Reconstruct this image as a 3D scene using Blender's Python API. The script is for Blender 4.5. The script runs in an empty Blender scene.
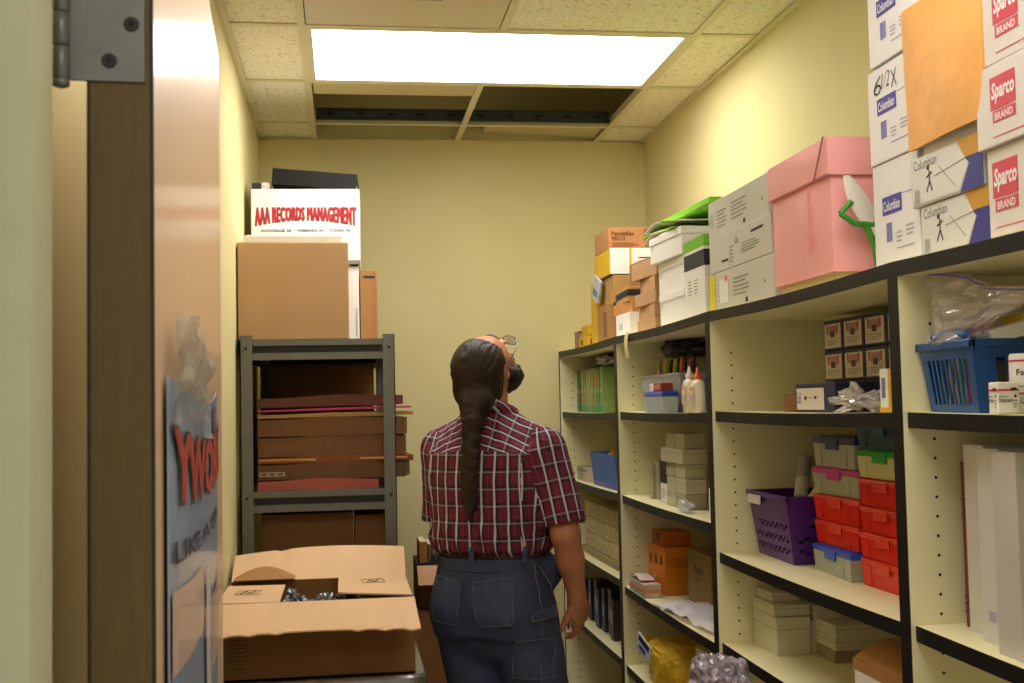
import bpy, bmesh, math, random
import numpy as np
from mathutils import Vector, Matrix, noise
R = math.radians
random.seed(7)
scn = bpy.context.scene
C = scn.collection

# ---------------------------------------------------------------- camera, world, exposure
cam_d = bpy.data.cameras.new('camera'); cam = bpy.data.objects.new('camera', cam_d); C.objects.link(cam)
YAW, PIT, ROL, FPX = .14124, .05420, .02079, 1177.6
fw = Vector((math.sin(YAW)*math.cos(PIT), math.cos(YAW)*math.cos(PIT), math.sin(PIT)))
rt = Vector((math.cos(YAW), -math.sin(YAW), 0)); up = rt.cross(fw)
cr, sr = math.cos(ROL), math.sin(ROL)
cx, cy, cz = rt*cr-up*sr, rt*sr+up*cr, -fw
M3 = Matrix((cx, cy, cz)).transposed().to_4x4(); M3.translation = (0, 0, 1.6)
cam.matrix_world = M3
cam_d.sensor_width = 36; cam_d.lens = FPX/1024*36; cam_d.clip_start = .05
cam_d.dof.use_dof = True; cam_d.dof.focus_distance = 3.3; cam_d.dof.aperture_fstop = 18
scn.camera = cam
w = bpy.data.worlds.new('world'); scn.world = w; w.use_nodes = True
w.node_tree.nodes['Background'].inputs[0].default_value = (1.0, .95, .86, 1)
w.node_tree.nodes['Background'].inputs[1].default_value = .30
scn.view_settings.view_transform = 'Standard'; scn.view_settings.look = 'None'
scn.view_settings.gamma = 1; scn.view_settings.use_curve_mapping = False
scn.view_settings.exposure = 0.62
LIGHT_FAR, LIGHT_NEAR, LIGHT_HALL = 7.2, 5.2, 6.0

# ---------------------------------------------------------------- materials
def lin(h):
    h = h.lstrip('#'); c = [int(h[i:i+2], 16)/255 for i in (0, 2, 4)]
    return tuple(x/12.92 if x <= .04045 else ((x+.055)/1.055)**2.4 for x in c)+(1,)
MAT = {}
def mat(hexc, rough=.6, metal=0, var=0, vscale=30, bump=0, bscale=200, stretch=(1,1,1), trans=0, alpha=1, spec=.5, coat=0, sss=0, emit=0):
    key = (hexc, rough, metal, var, vscale, bump, bscale, stretch, trans, alpha, spec, coat, sss, emit)
    if key in MAT: return MAT[key]
    m = bpy.data.materials.new('surface_'+hexc.lstrip('#')); m.use_nodes = True
    nt = m.node_tree; b = nt.nodes['Principled BSDF']
    b.inputs['Base Color'].default_value = lin(hexc); b.inputs['Roughness'].default_value = rough
    b.inputs['Metallic'].default_value = metal; b.inputs['Specular IOR Level'].default_value = spec
    b.inputs['Transmission Weight'].default_value = trans; b.inputs['Alpha'].default_value = alpha
    b.inputs['Coat Weight'].default_value = coat; b.inputs['Coat Roughness'].default_value = .15
    if emit:
        b.inputs['Emission Color'].default_value = lin(hexc); b.inputs['Emission Strength'].default_value = emit
    if var or bump:
        tc = nt.nodes.new('ShaderNodeTexCoord'); mp = nt.nodes.new('ShaderNodeMapping')
        mp.inputs['Scale'].default_value = stretch; nt.links.new(tc.outputs['Object'], mp.inputs['Vector'])
    if var:
        n = nt.nodes.new('ShaderNodeTexNoise'); n.inputs['Scale'].default_value = vscale; n.inputs['Detail'].default_value = 4
        nt.links.new(mp.outputs[0], n.inputs['Vector'])
        hs = nt.nodes.new('ShaderNodeHueSaturation'); hs.inputs['Color'].default_value = lin(hexc)
        mr = nt.nodes.new('ShaderNodeMapRange'); mr.inputs[1].default_value = .3; mr.inputs[2].default_value = .7
        mr.inputs[3].default_value = 1-var; mr.inputs[4].default_value = 1+var
        nt.links.new(n.outputs['Fac'], mr.inputs[0]); nt.links.new(mr.outputs[0], hs.inputs['Value'])
        nt.links.new(hs.outputs[0], b.inputs['Base Color'])
    if bump:
        n = nt.nodes.new('ShaderNodeTexNoise'); n.inputs['Scale'].default_value = bscale; n.inputs['Detail'].default_value = 3
        nt.links.new(mp.outputs[0], n.inputs['Vector'])
        bp = nt.nodes.new('ShaderNodeBump'); bp.inputs['Strength'].default_value = bump; bp.inputs['Distance'].default_value = .005
        nt.links.new(n.outputs['Fac'], bp.inputs['Height']); nt.links.new(bp.outputs[0], b.inputs['Normal'])
    MAT[key] = m; return m
def film(name, tint='#ffffff', opac=.25, rough=.12, diff=.35):
    m = bpy.data.materials.new(name); m.use_nodes = True; nt = m.node_tree; nt.nodes.clear()
    o = nt.nodes.new('ShaderNodeOutputMaterial'); tr = nt.nodes.new('ShaderNodeBsdfTransparent')
    tr.inputs[0].default_value = lin(tint)
    g = nt.nodes.new('ShaderNodeBsdfGlossy'); g.inputs['Roughness'].default_value = rough
    d = nt.nodes.new('ShaderNodeBsdfDiffuse'); d.inputs[0].default_value = lin(tint)
    a = nt.nodes.new('ShaderNodeMixShader'); a.inputs[0].default_value = diff
    b = nt.nodes.new('ShaderNodeMixShader'); b.inputs[0].default_value = opac
    nt.links.new(g.outputs[0], a.inputs[1]); nt.links.new(d.outputs[0], a.inputs[2])
    nt.links.new(tr.outputs[0], b.inputs[1]); nt.links.new(a.outputs[0], b.inputs[2]); nt.links.new(b.outputs[0], o.inputs[0])
    return m

WALL = mat('#dcd19a', .75, var=.03, vscale=3, bump=.15, bscale=350)
CARD = mat('#bd9468', .85, var=.05, vscale=9, bump=.12, bscale=500, stretch=(1,1,.2))
CARD_IN = mat('#dcb790', .85, var=.04, vscale=12, stretch=(1,.2,1))
CARD_DK = mat('#8d6233', .85, var=.07, vscale=10)
KRAFT = mat('#b89066', .8, var=.08, vscale=15)
WHITE = mat('#eceae6', .6, var=.02, vscale=8)
GREYBOX = mat('#cfcdc6', .6, var=.03, vscale=8)
SHELF = mat('#eee7bc', .45, var=.02, vscale=14)
BLACK_EDGE = mat('#101015', .45, spec=.2)
INK = mat('#24222a', .7)
PURPLE_INK = mat('#4a3fa8', .6)
RED_INK = mat('#c8283c', .6)
GREY_INK = mat('#8d9482', .7)
STEEL = mat('#73736f', .42, .45, var=.06, vscale=40)
DARK = mat('#0e0d0c', .8)
CLEAR = film('clear_plastic_film', '#f4f6fa', .38, .15, .55)
CLEARBOX = film('clear_rigid_plastic', '#e8eef4', .42, .2, .7)

# ---------------------------------------------------------------- mesh builder
_txt = {}
def text_mesh(s, bold=.01, space=1.0):
    k = (s, bold, space)
    if k not in _txt:
        cu = bpy.data.curves.new('letters', 'FONT'); cu.body = s; cu.offset = bold; cu.space_character = space; cu.resolution_u = 2
        ob = bpy.data.objects.new('letters', cu); C.objects.link(ob)
        dg = bpy.context.evaluated_depsgraph_get(); dg.update()
        me = bpy.data.meshes.new_from_object(ob.evaluated_get(dg))
        vs = [tuple(v.co) for v in me.vertices]; fs = [tuple(p.vertices) for p in me.polygons]
        bpy.data.objects.remove(ob); bpy.data.meshes.remove(me); bpy.data.curves.remove(cu)
        x0 = min(v[0] for v in vs); x1 = max(v[0] for v in vs); y0 = min(v[1] for v in vs); y1 = max(v[1] for v in vs)
        _txt[k] = ([((v[0]-x0)/(x1-x0), (v[1]-y0)/(y1-y0)) for v in vs], fs)
    return _txt[k]
class MB:
    def __init__(s): s.v = []; s.f = []; s.m = []; s.mats = []; s.sm = []; s.uvs = None
    def mi(s, m):
        if m not in s.mats: s.mats.append(m)
        return s.mats.index(m)
    def poly(s, vs, fs, m, M=None, smooth=False):
        o = len(s.v); i = s.mi(m)
        for v in vs:
            v = Vector(v)
            s.v.append(M @ v if M is not None else v)
        for f in fs: s.f.append(tuple(a+o for a in f)); s.m.append(i); s.sm.append(smooth)
        return s
    def box(s, x0, x1, y0, y1, z0, z1, m, M=None, b=0, taper=0):
        if b:
            bm = bmesh.new(); bmesh.ops.create_cube(bm, size=1)
            for v in bm.verts: v.co = Vector(((x0+x1)/2+v.co.x*(x1-x0), (y0+y1)/2+v.co.y*(y1-y0), (z0+z1)/2+v.co.z*(z1-z0)))
            bmesh.ops.bevel(bm, geom=bm.edges[:], offset=b, segments=2, profile=.5, affect='EDGES')
            bm.verts.index_update()
            s.poly([v.co.copy() for v in bm.verts], [tuple(v.index for v in f.verts) for f in bm.faces], m, M); bm.free()
            return s
        t = taper
        vs = [(x0+t,y0+t,z0),(x1-t,y0+t,z0),(x1-t,y1-t,z0),(x0+t,y1-t,z0),(x0,y0,z1),(x1,y0,z1),(x1,y1,z1),(x0,y1,z1)]
        return s.poly(vs, [(0,3,2,1),(4,5,6,7),(0,1,5,4),(1,2,6,5),(2,3,7,6),(3,0,4,7)], m, M)
    def tube(s, pts, rad, m, n=10, M=None, cap=True):
        pts = [Vector(p) for p in pts]; k = len(pts)
        if not hasattr(rad, '__len__'): rad = [rad]*k
        vs = []; prev = None
        for i, p in enumerate(pts):
            t = (pts[min(i+1, k-1)]-pts[max(i-1, 0)]).normalized()
            if prev is None: a = t.orthogonal().normalized()
            else: a = (prev-t*prev.dot(t)).normalized()
            prev = a; b = t.cross(a)
            for j in range(n):
                q = 2*math.pi*j/n; vs.append(p+(a*math.cos(q)+b*math.sin(q))*rad[i])
        fs = [(i*n+j, i*n+(j+1)%n, (i+1)*n+(j+1)%n, (i+1)*n+j) for i in range(k-1) for j in range(n)]
        s.poly(vs, fs, m, M, True)
        if cap: 
            s.poly(vs[:n], [tuple(range(n))[::-1]], m, M); s.poly(vs[-n:], [tuple(range(n))], m, M)
        return s
    def lathe(s, prof, m, n=20, M=None):
        vs = []
        for r, z in prof:
            for j in range(n): vs.append((r*math.cos(2*math.pi*j/n), r*math.sin(2*math.pi*j/n), z))
        k = len(prof)
        fs = [(i*n+j, i*n+(j+1)%n, (i+1)*n+(j+1)%n, (i+1)*n+j) for i in range(k-1) for j in range(n)]
        s.poly(vs, fs, m, M, True)
        s.poly(vs[:n], [tuple(range(n))[::-1]], m, M); s.poly(vs[-n:], [tuple(range(n))], m, M)
        return s
    def sheet(s, fn, nu, nv, m, M=None, thick=0, smooth=True):
        P = [[Vector(fn(i/nu, j/nv)) for j in range(nv+1)] for i in range(nu+1)]
        vs = [p for r in P for p in r]
        fs = [(i*(nv+1)+j, (i+1)*(nv+1)+j, (i+1)*(nv+1)+j+1, i*(nv+1)+j+1) for i in range(nu) for j in range(nv)]
        if not thick: return s.poly(vs, fs, m, M, smooth)
        N = []
        for i in range(nu+1):
            for j in range(nv+1):
                a = P[min(i+1, nu)][j]-P[max(i-1, 0)][j]; b = P[i][min(j+1, nv)]-P[i][max(j-1, 0)]
                N.append(a.cross(b).normalized())
        o = len(vs); vs2 = vs+[v-n*thick for v, n in zip(vs, N)]
        f2 = fs+[tuple(a+o for a in f[::-1]) for f in fs]
        idx = lambda i, j: i*(nv+1)+j
        for i in range(nu):
            f2.append((idx(i,0), idx(i,0)+o, idx(i+1,0)+o, idx(i+1,0))); f2.append((idx(i+1,nv), idx(i+1,nv)+o, idx(i,nv)+o, idx(i,nv)))
        for j in range(nv):
            f2.append((idx(0,j+1), idx(0,j+1)+o, idx(0,j)+o, idx(0,j))); f2.append((idx(nu,j), idx(nu,j)+o, idx(nu,j+1)+o, idx(nu,j+1)))
        return s.poly(vs2, f2, m, M, False)
    def build(s, name, parent=None, loc=(0,0,0), rz=0):
        me = bpy.data.meshes.new(name); me.from_pydata([tuple(v) for v in s.v], [], s.f)
        for m in s.mats: me.materials.append(m)
        me.polygons.foreach_set('material_index', s.m); me.polygons.foreach_set('use_smooth', s.sm); me.update()
        o = bpy.data.objects.new(name, me); C.objects.link(o); o.location = loc; o.rotation_euler.z = rz
        if parent: o.parent = parent
        return o
class Face:
    """a flat side of a thing, for printing: u to the right, v up as a viewer sees it"""
    def __init__(s, mb, O, U, V): s.mb = mb; s.O = Vector(O); s.U = Vector(U).normalized(); s.V = Vector(V).normalized(); s.N = s.U.cross(s.V)
    def mtx(s, u, v, off): 
        p = s.O+s.U*u+s.V*v+s.N*off
        return Matrix(((s.U.x,s.V.x,s.N.x,p.x),(s.U.y,s.V.y,s.N.y,p.y),(s.U.z,s.V.z,s.N.z,p.z),(0,0,0,1)))
    def rect(s, u, v, w, h, m, off=.0, t=.0006, rot=0):
        s.mb.box(0, w, 0, h, 0, t, m, s.mtx(u, v, off) @ Matrix.Rotation(rot, 4, 'Z')); return s
    def shape(s, pts, m, off=0, t=.0006):
        n = len(pts); vs = [(a, b, 0) for a, b in pts]+[(a, b, t) for a, b in pts]
        s.mb.poly(vs, [tuple(range(n))[::-1], tuple(range(n, 2*n))]+[(i, (i+1)%n, (i+1)%n+n, i+n) for i in range(n)], m, s.mtx(0, 0, off)); return s
    def text(s, u, v, w, h, str_, m, off=.0008, bold=.015, rot=0, shear=0):
        vs, fs = text_mesh(str_, bold)
        s.mb.poly([(a*w+b*h*shear, b*h, 0) for a, b in vs], fs, m, s.mtx(u, v, off) @ Matrix.Rotation(rot, 4, 'Z')); return s
    def lines(s, u, v, w, h, n, m, frac=.35):
        for i in range(n): s.rect(u, v+h*i/n, w*(1 if i % 3 else .8), h/n*frac, m)
        return s
    def bars(s, u, v, w, h, m, n=9):
        rnd = random.Random(n)
        for i in range(n): s.rect(u+w*i/n, v, w/n*rnd.choice((.3, .5, .7)), h, m)
        return s
def tag(o, label=None, cat=None, group=None, kind=None):
    if label: o['label'] = label
    if cat: o['category'] = cat
    if group: o['group'] = group
    if kind: o['kind'] = kind
    return o
def empty(name, loc, rz=0, **k):
    o = bpy.data.objects.new(name, None); C.objects.link(o); o.location = loc; o.rotation_euler.z = rz; o.empty_display_size = .1
    return tag(o, **k)
def struct(name, mb): return tag(mb.build(name), kind='structure')
def carton(name, label, cat, x0, x1, y0, y1, z0, z1, m, decor=None, group=None, rz=0, b=.002, seam=True, lid=0, tape=None):
    """closed box; decor(aisle_face, near_face, w, d, h) prints on the side to the aisle (-x) and the near side (-y)"""
    mb = MB(); w, d, h = x1-x0, y1-y0, z1-z0; a, c = w/2, d/2
    if lid:
        mb.box(-a+.002, a-.002, -c+.002, c-.002, 0, h-.004, m, b=b)
        mb.box(-a, a, -c, c, h-lid, h, m, b=b)
    else:
        mb.box(-a, a, -c, c, 0, h, m, b=min(b, h/5))
        if seam: mb.box(-a+.003, a-.003, -.0006, .0006, h-.0002, h+.0004, INK)
    if tape: mb.box(-a+.002, a-.002, -.02, .02, h, h+.0006, tape); mb.box(-a-.0006, -a, -.02, .02, h*.7, h, tape)
    if decor: decor(Face(mb, (-a-.0002, c, 0), (0,-1,0), (0,0,1)), Face(mb, (-a, -c-.0002, 0), (1,0,0), (0,0,1)), w, d, h)
    o = mb.build(name, loc=((x0+x1)/2, (y0+y1)/2, z0), rz=rz)
    return tag(o, label, cat, group)

# ---------------------------------------------------------------- room shell
XL, XR, YB, YF, HC = -.348, 1.32, 5.02, .78, 2.745
XS = .9135
mb = MB(); mb.box(-3, 3, -2.5, YB+.12, -.1, 0, mat('#b3a996', .5, var=.10, vscale=60)); struct('floor', mb)
mb = MB(); mb.box(XL-.12, XR+.12, YB, YB+.12, 0, 3.3, WALL); struct('wall_back', mb)
mb = MB(); mb.box(XL-.12, XL, YF, YB, 0, 3.3, WALL); struct('wall_left', mb)
mb = MB(); mb.box(XR, XR+.12, YF, YB, 0, 3.3, WALL); struct('wall_right', mb)
mb = MB(); mb.box(-3, -.30, YF-.13, YF, 0, 3.3, WALL); mb.box(.80, 3, YF-.13, YF, 0, 3.3, WALL); mb.box(-.30, .80, YF-.13, YF, 2.2, 3.3, WALL)
struct('wall_front', mb)
# painted steel door frame: stepped profile, swept up both sides and over the top
JAMB = mat('#cfd0ac', .45, var=.02)
def prof_box(mb, pts, z0, z1, m):
    n = len(pts); mb.poly([(x, y, z0) for x, y in pts]+[(x, y, z1) for x, y in pts],
        [tuple(range(n))[::-1], tuple(range(n, 2*n))]+[(i, (i+1)%n, (i+1)%n+n, i+n) for i in range(n)], m)
mb = MB()
pl = [(-.30,.63),(-.232,.63),(-.229,.633),(-.214,.645),(-.213,.66),(-.217,.664),(-.211,.70),(-.205,.703),(-.205,.735),(-.1870,.738),(-.1862,.79),(-.30,.79)]
prof_box(mb, pl, 0, 2.2, JAMB)
prof_box(mb, [(.53-x, y) for x, y in pl][::-1], 0, 2.2, JAMB)
mb.box(-.23, .76, .63, .79, 2.14, 2.2, JAMB); struct('trim_1', mb)

# door leaf, standing open against the left wall
WOOD = mat('#dfba94', .44, var=.03, vscale=22, stretch=(6,6,.35), coat=.25)
WOODEDGE = mat('#6a5224', .5, var=.12, vscale=25, stretch=(8,8,.5))
door = empty('door_1', (-.151, .83, 0), kind='structure'); door.rotation_euler.z = R(3.0)
mb = MB(); mb.box(-.0215, .0215, .001, .91, .01, 2.12, WOOD); mb.box(-.0195, .0195, 0, .001, .01, 2.12, WOODEDGE)
mb.box(-.022, -.0195, 0, .004, .01, 2.12, mat('#2b1d10', .5)); mb.box(.0195, .022, 0, .004, .01, 2.12, mat('#2b1d10', .5)); mb.build('door_leaf', door)
HNG = mat('#82837e', .42, .55, var=.06, vscale=50)
for hz in (1.885, 1.0, .25):
    mb = MB(); mb.box(-.033, .0165, -.0025, 0, hz-.057, hz+.057, HNG)
    for zz, xx in ((-.038, .0085), (.038, .0085), (-.013, -.004+.013), (-.047+.006, -.006), (.047-.006, -.006), (-.017+.004, .0108)):
        pass
    for xx, zz in ((-.0068, -.043), (.0078, -.017), (.0078, .017), (-.0068, .043)):
        Ms = Matrix.Translation((xx, -.0025, hz+zz)) @ Matrix.Rotation(R(90), 4, 'X')
        mb.lathe([(.0052,0),(.0052,.0006),(.0044,.0009)], mat('#3c3d3c', .4, .7), 16, Ms)
        mb.box(-.0026, .0026, -.0006, .0006, .0009, .0012, DARK, Ms); mb.box(-.0006, .0006, -.0026, .0026, .0009, .0012, DARK, Ms)
    h = mb.build('hinge', door)
    mb = MB()
    for k in range(5):
        z0 = hz-.058+k*.0232; Mk = Matrix.Translation((-.0375, -.006, z0))
        mb.lathe([(.0048,0),(.0056,.0008),(.0056,.0218),(.0048,.0226)], HNG, 18, Mk)
    mb.lathe([(.003,0),(.0055,.001),(.0058,.004),(.0048,.0055)], HNG, 18, Matrix.Translation((-.0375,-.006,hz-.0635)))
    mb.build('knuckle', h)
mb = MB(); Mk = Matrix.Translation((.0215, .85, .98)) @ Matrix.Rotation(R(90), 4, 'Y')
mb.lathe([(.03,0),(.03,.006),(.011,.009),(.011,.035),(.024,.042),(.028,.055),(.02,.066)], HNG, 24, Mk); mb.build('door_knob', door)

# ceiling: lay-in tiles on a tee grid, four modules left open
XT = [-.117, 1.103]; rows = [1.077-.61, 1.077, 1.687, 2.297, 2.907, 3.517, 4.127, 4.737, YB]
tile = bpy.data.materials.new('acoustic_tile'); tile.use_nodes = True; nt = tile.node_tree; b = nt.nodes['Principled BSDF']
b.inputs['Roughness'].default_value = .9
tc = nt.nodes.new('ShaderNodeTexCoord'); n1 = nt.nodes.new('ShaderNodeTexNoise'); n1.inputs['Scale'].default_value = 90; n1.inputs['Detail'].default_value = 3
rp = nt.nodes.new('ShaderNodeValToRGB'); rp.color_ramp.elements[0].position = .33; rp.color_ramp.elements[1].position = .43
rp.color_ramp.elements[0].color = lin('#cabf9c'); rp.color_ramp.elements[1].color = lin('#f4eedd')
nt.links.new(tc.outputs['Object'], n1.inputs['Vector']); nt.links.new(n1.outputs['Fac'], rp.inputs[0]); nt.links.new(rp.outputs[0], b.inputs['Base Color'])
TEE = mat('#ded5b4', .5)
mb = MB(); xs = [XL, XT[0], .493, XT[1], XR]
for r in range(len(rows)-1):
    y0, y1 = max(rows[r], YF), rows[r+1]
    if y1 <= YF: continue
    for c in range(4):
        x0, x1 = xs[c], xs[c+1]
        if c in (1, 2) and (y0 > 4.1 or abs(rows[r]-3.517) < .01 or abs(rows[r]-1.077) < .01): continue
        if c == 1 and abs(rows[r]-2.907) < .01: continue
        mb.box(x0+.006, x1-.006, y0+.006, y1-.006, HC+.006, HC+.021, tile)
mb.box(-3, 3, -2.5, -1.2, HC, HC+.05, tile); mb.box(-3, 3, -.59, YF-.13, HC, HC+.05, tile); mb.box(-3, -.106, -1.2, -.59, HC, HC+.05, tile); mb.box(1.092, 3, -1.2, -.59, HC, HC+.05, tile)
struct('ceiling', mb)
mb = MB(); t = .012
for x in XT: mb.box(x-t, x+t, YF, YB, HC, HC+.0045, TEE); mb.box(x-.001, x+.001, YF, YB, HC+.0045, HC+.04, TEE)
for y in rows[1:-1]: 
    mb.box(XL, XR, y-t, y+t, HC+.0005, HC+.005, TEE); mb.box(XL, XR, y-.001, y+.001, HC+.005, HC+.035, TEE)
for y0, y1 in ((YF, 1.077), (1.687, 3.517), (4.127, YB)): mb.box(.493-t, .493+t, y0, y1, HC+.001, HC+.006, TEE); mb.box(.492, .494, y0, y1, HC+.006, HC+.035, TEE)
for a in ((XL, XL+.022, YF, YB), (XR-.022, XR, YF, YB), (XL, XR, YB-.022, YB), (XL, XR, YF, YF+.022)): mb.box(*a, HC-.001, HC+.002, TEE)
struct('trim_2', mb)
mb = MB(); DECK = mat('#8b8474', .7, var=.2, vscale=5)
mb.box(XL-.12, XR+.12, YF-.13, YB+.12, 3.3, 3.36, DECK)
for k in range(9): mb.box(XL, XR, 3.9+k*.14, 3.96+k*.14, 3.26, 3.3, DECK)
mb.box(.62, XR, 4.0, 4.6, 2.98, 3.26, mat('#77776e', .5, .4)); struct('trim_3', mb)
chn = MB(); CH = mat('#4d565c', .4, .6, var=.1, vscale=30)
chn.box(-.1, 1.09, 4.69, 4.694, 2.758, 2.80, CH); chn.box(-.1, 1.09, 4.69, 4.72, 2.758, 2.761, CH); chn.box(-.1, 1.09, 4.69, 4.72, 2.797, 2.80, CH)
for k in range(10): chn.box(-.06+k*.12, -.03+k*.12, 4.6885, 4.69, 2.772, 2.782, DARK)
tag(chn.build('steel_channel'), 'dark slotted steel channel crossing inside the opened part of the ceiling', 'steel channel')
def ltile(x0, x1, y0, y1, z, tilt, label):
    mb = MB(); Mt = Matrix.Rotation(tilt, 4, 'Y'); mb.box(-(x1-x0)/2, (x1-x0)/2, -(y1-y0)/2, (y1-y0)/2, 0, .015, mat('#cdbf92', .9, var=.05), Mt)
    tag(mb.build('ceiling_tile', loc=((x0+x1)/2, (y0+y1)/2, z)), label, 'ceiling tile', 'loose ceiling tiles above the grid')
ltile(-.10, .485, 4.142, 4.30, HC+.006, 0, 'added loose tile standing in for the lip of the light, left half of the opening')  # added tile, takes the place of the light's bright lip
ltile(.60, 1.09, 4.76, 4.99, HC+.024, R(2), 'tilted loose ceiling tile in the far right corner of the ceiling opening')

def fixture(y0, strength, label):
    f = empty('ceiling_light', (.493, y0+.305, HC), label=label, cat='ceiling light', group='recessed ceiling lights')
    F = mat('#ddd8c4', .4); mb = MB(); X, Y = .598, .293
    for a in ((-X,X,-Y,-Y+.018),(-X,X,Y-.018,Y),(-X,-X+.018,-Y+.018,Y-.018),(X-.018,X,-Y+.018,Y-.018)): mb.box(*a, .001, .011, F)
    mb.box(-X, X, -Y, -Y+.003, .011, .11, F); mb.box(-X, X, Y-.003, Y, .011, .11, F); mb.box(-X, -X+.003, -Y, Y, .011, .11, F); mb.box(X-.003, X, -Y, Y, .011, .11, F); mb.box(-X, X, -Y, Y, .11, .113, F)
    mb.build('light_frame', f)
    mb = MB(); e = bpy.data.materials.new('lit_diffuser'); e.use_nodes = True; bb = e.node_tree.nodes['Principled BSDF']
    bb.inputs['Base Color'].default_value = (.8,.8,.8,1); bb.inputs['Emission Color'].default_value = (1, .95, .895, 1); bb.inputs['Emission Strength'].default_value = strength
    mb.box(-X+.018, X-.018, -Y+.018, Y-.018, .004, .008, e); mb.build('diffuser', f)
fixture(3.517, LIGHT_FAR, 'long lit rectangular ceiling light in front of the opened ceiling tiles')
fixture(-1.2, LIGHT_HALL, 'corridor ceiling light behind the camera, outside the doorway')
fixture(1.077, LIGHT_NEAR, 'lit ceiling light nearest the door, above the frame of the photo')
v = empty('air_vent', (.188, 3.212, HC), label='smooth white ceiling vent panel with a narrow dark slot', cat='air vent')
mb = MB(); mb.box(-.29, .29, -.29, .29, .003, .012, mat('#d9cdb4', .4)); mb.build('vent_panel', v)
mb = MB(); mb.box(-.095, .095, -.02, .045, -.001, .003, mat('#3a352c', .6))
for k in range(4): mb.box(-.092, .092, -.016+k*.015, -.011+k*.015, -.003, -.001, mat('#8d8570', .5))
mb.build('slot', v)

# ---------------------------------------------------------------- the four bookcases along the right wall
ZT = 1.828
def bookcase(y0, y1, zs, label, sag=.006):
    t = empty('bookcase', (XS, (y0+y1)/2, 0), label=label, cat='bookcase', group='cream bookcases with black front edges')
    L = (y1-y0)/2; D = XR-XS-.004; P = .018; E = .0012
    for s in (-1, 1):
        mb = MB(); a, b_ = (s*L-s*P, s*L) if s > 0 else (-L, -L+P)
        mb.box(E, D, a, b_, 0, ZT-.026, SHELF); mb.box(0, E, a, b_, 0, ZT-.026, BLACK_EDGE)
        yi = a if s > 0 else b_
        for xx in (.055, D-.06):
            z = .25
            while z < ZT-.08:
                Mh = Matrix.Translation((xx, yi, z)) @ Matrix.Rotation(R(90), 4, 'X')
                mb.lathe([(.0027,-.0004),(.0027,.0004)], DARK, 8, Mh); z += .032
        mb.build('side_panel', t)
    def board(name, z, x0, ya, yb, th, sg):
        mb = MB(); n = 10
        def pos(i): q = i/n; return ya+(yb-ya)*q, -sg*(1-(2*q-1)**2)
        for i in range(n):
            (u0, d0), (u1, d1) = pos(i), pos(i+1)
            for xa, xb, m in ((x0, x0+E, BLACK_EDGE), (x0+E, D-.01, SHELF)):
                vs = [(xa,u0,z-th+d0),(xb,u0,z-th+d0),(xb,u1,z-th+d1),(xa,u1,z-th+d1),(xa,u0,z+d0),(xb,u0,z+d0),(xb,u1,z+d1),(xa,u1,z+d1)]
                fs = [(0,3,2,1),(4,5,6,7)]
                if m is BLACK_EDGE: fs.append((3,0,4,7))
                if i == 0: fs.append((0,1,5,4))
                if i == n-1: fs.append((2,3,7,6))
                mb.poly(vs, fs, m)
        mb.build(name, t)
    board('top_board', ZT, 0, -L, L, .026, sag)
    for z in zs: board('shelf', z, .009, -L+P+.001, L-P-.001, .026, .004)
    mb = MB(); mb.box(D-.008, D, -L+P, L-P, .08, ZT-.03, SHELF); mb.build('back_panel', t)
    mb = MB(); mb.box(.02, .036, -L+P, L-P, 0, .074, BLACK_EDGE); mb.build('kick_board', t)
    return t
U = [.83, 1.865, 2.892, 3.93, 5.005]
Z4, Z3, Z2, Z1 = (1.575, 1.225), (1.575, 1.222, .998), (1.571, 1.289, .985, .722), (1.568, 1.291, .997, .728)
bookcase(U[0], U[1], Z4+(.80, .45, .1), 'cream bookcase nearest the camera, holding the blue basket and white binders')
bookcase(U[1], U[2], Z3+(.62, .35, .1), 'cream bookcase holding the purple basket and red plastic boxes')
bookcase(U[2], U[3], Z2+(.40, .1), 'cream bookcase holding glue bottles, stacked little white boxes and orange box')
bookcase(U[3], U[4], Z1+(.40, .1), 'farthest cream bookcase against the back wall, with green books on its top shelf')

# ---------------------------------------------------------------- things standing on top of the bookcases
TOP = ZT
def columbian(a, n, w, d, h):
    a.rect(.036, h*.50, .072, h*.17, PURPLE_INK); a.text(.041, h*.53, .062, h*.10, 'Columbian', mat('#f4f2fa', .5), .0012)
    a.bars(.048, h*.24, .022, h*.18, mat('#8a84c0', .6)); a.rect(.112, h*.65, .05, .0012, mat('#8a84c0', .6))
    a.lines(.085, h*.22, .02, h*.12, 3, mat('#b0acc8', .6)); a.lines(.12, h*.26, .028, h*.12, 3, mat('#b0acc8', .6)); a.rect(.085, h*.16, .065, .0012, mat('#8a84c0', .6))
def columb2(a, n, w, d, h): columbian(a, n, w, d, h); a.text(.022, h*.72, .03, h*.19, '6', INK, bold=-.012, shear=.3); a.text(.055, h*.76, .03, h*.16, '1/2', INK, bold=-.012, shear=.2); a.text(.092, h*.72, .022, h*.18, 'X', INK, bold=-.012)
BW = mat('#eeecf0', .55, var=.015)
g = 'white envelope cartons with purple labels'
carton('envelope_carton', 'white carton with purple label, bottom of three beside the pink parcel', 'carton', .950, 1.24, 1.830, 2.00, TOP, TOP+.187, BW, columbian, g)
carton('envelope_carton', 'white carton with handwritten 6 1/2 X, middle of the three', 'carton', .947, 1.24, 1.830, 2.00, TOP+.188, TOP+.358, BW, columb2, g)
carton('envelope_carton', 'white carton with purple label, topmost and overhanging toward the door', 'carton', .945, 1.24, 1.765, 1.985, TOP+.362, TOP+.53, BW, columbian, g)
GOLD, BLUE = mat('#c9942a', .5), mat('#2c2f86', .45)
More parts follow.
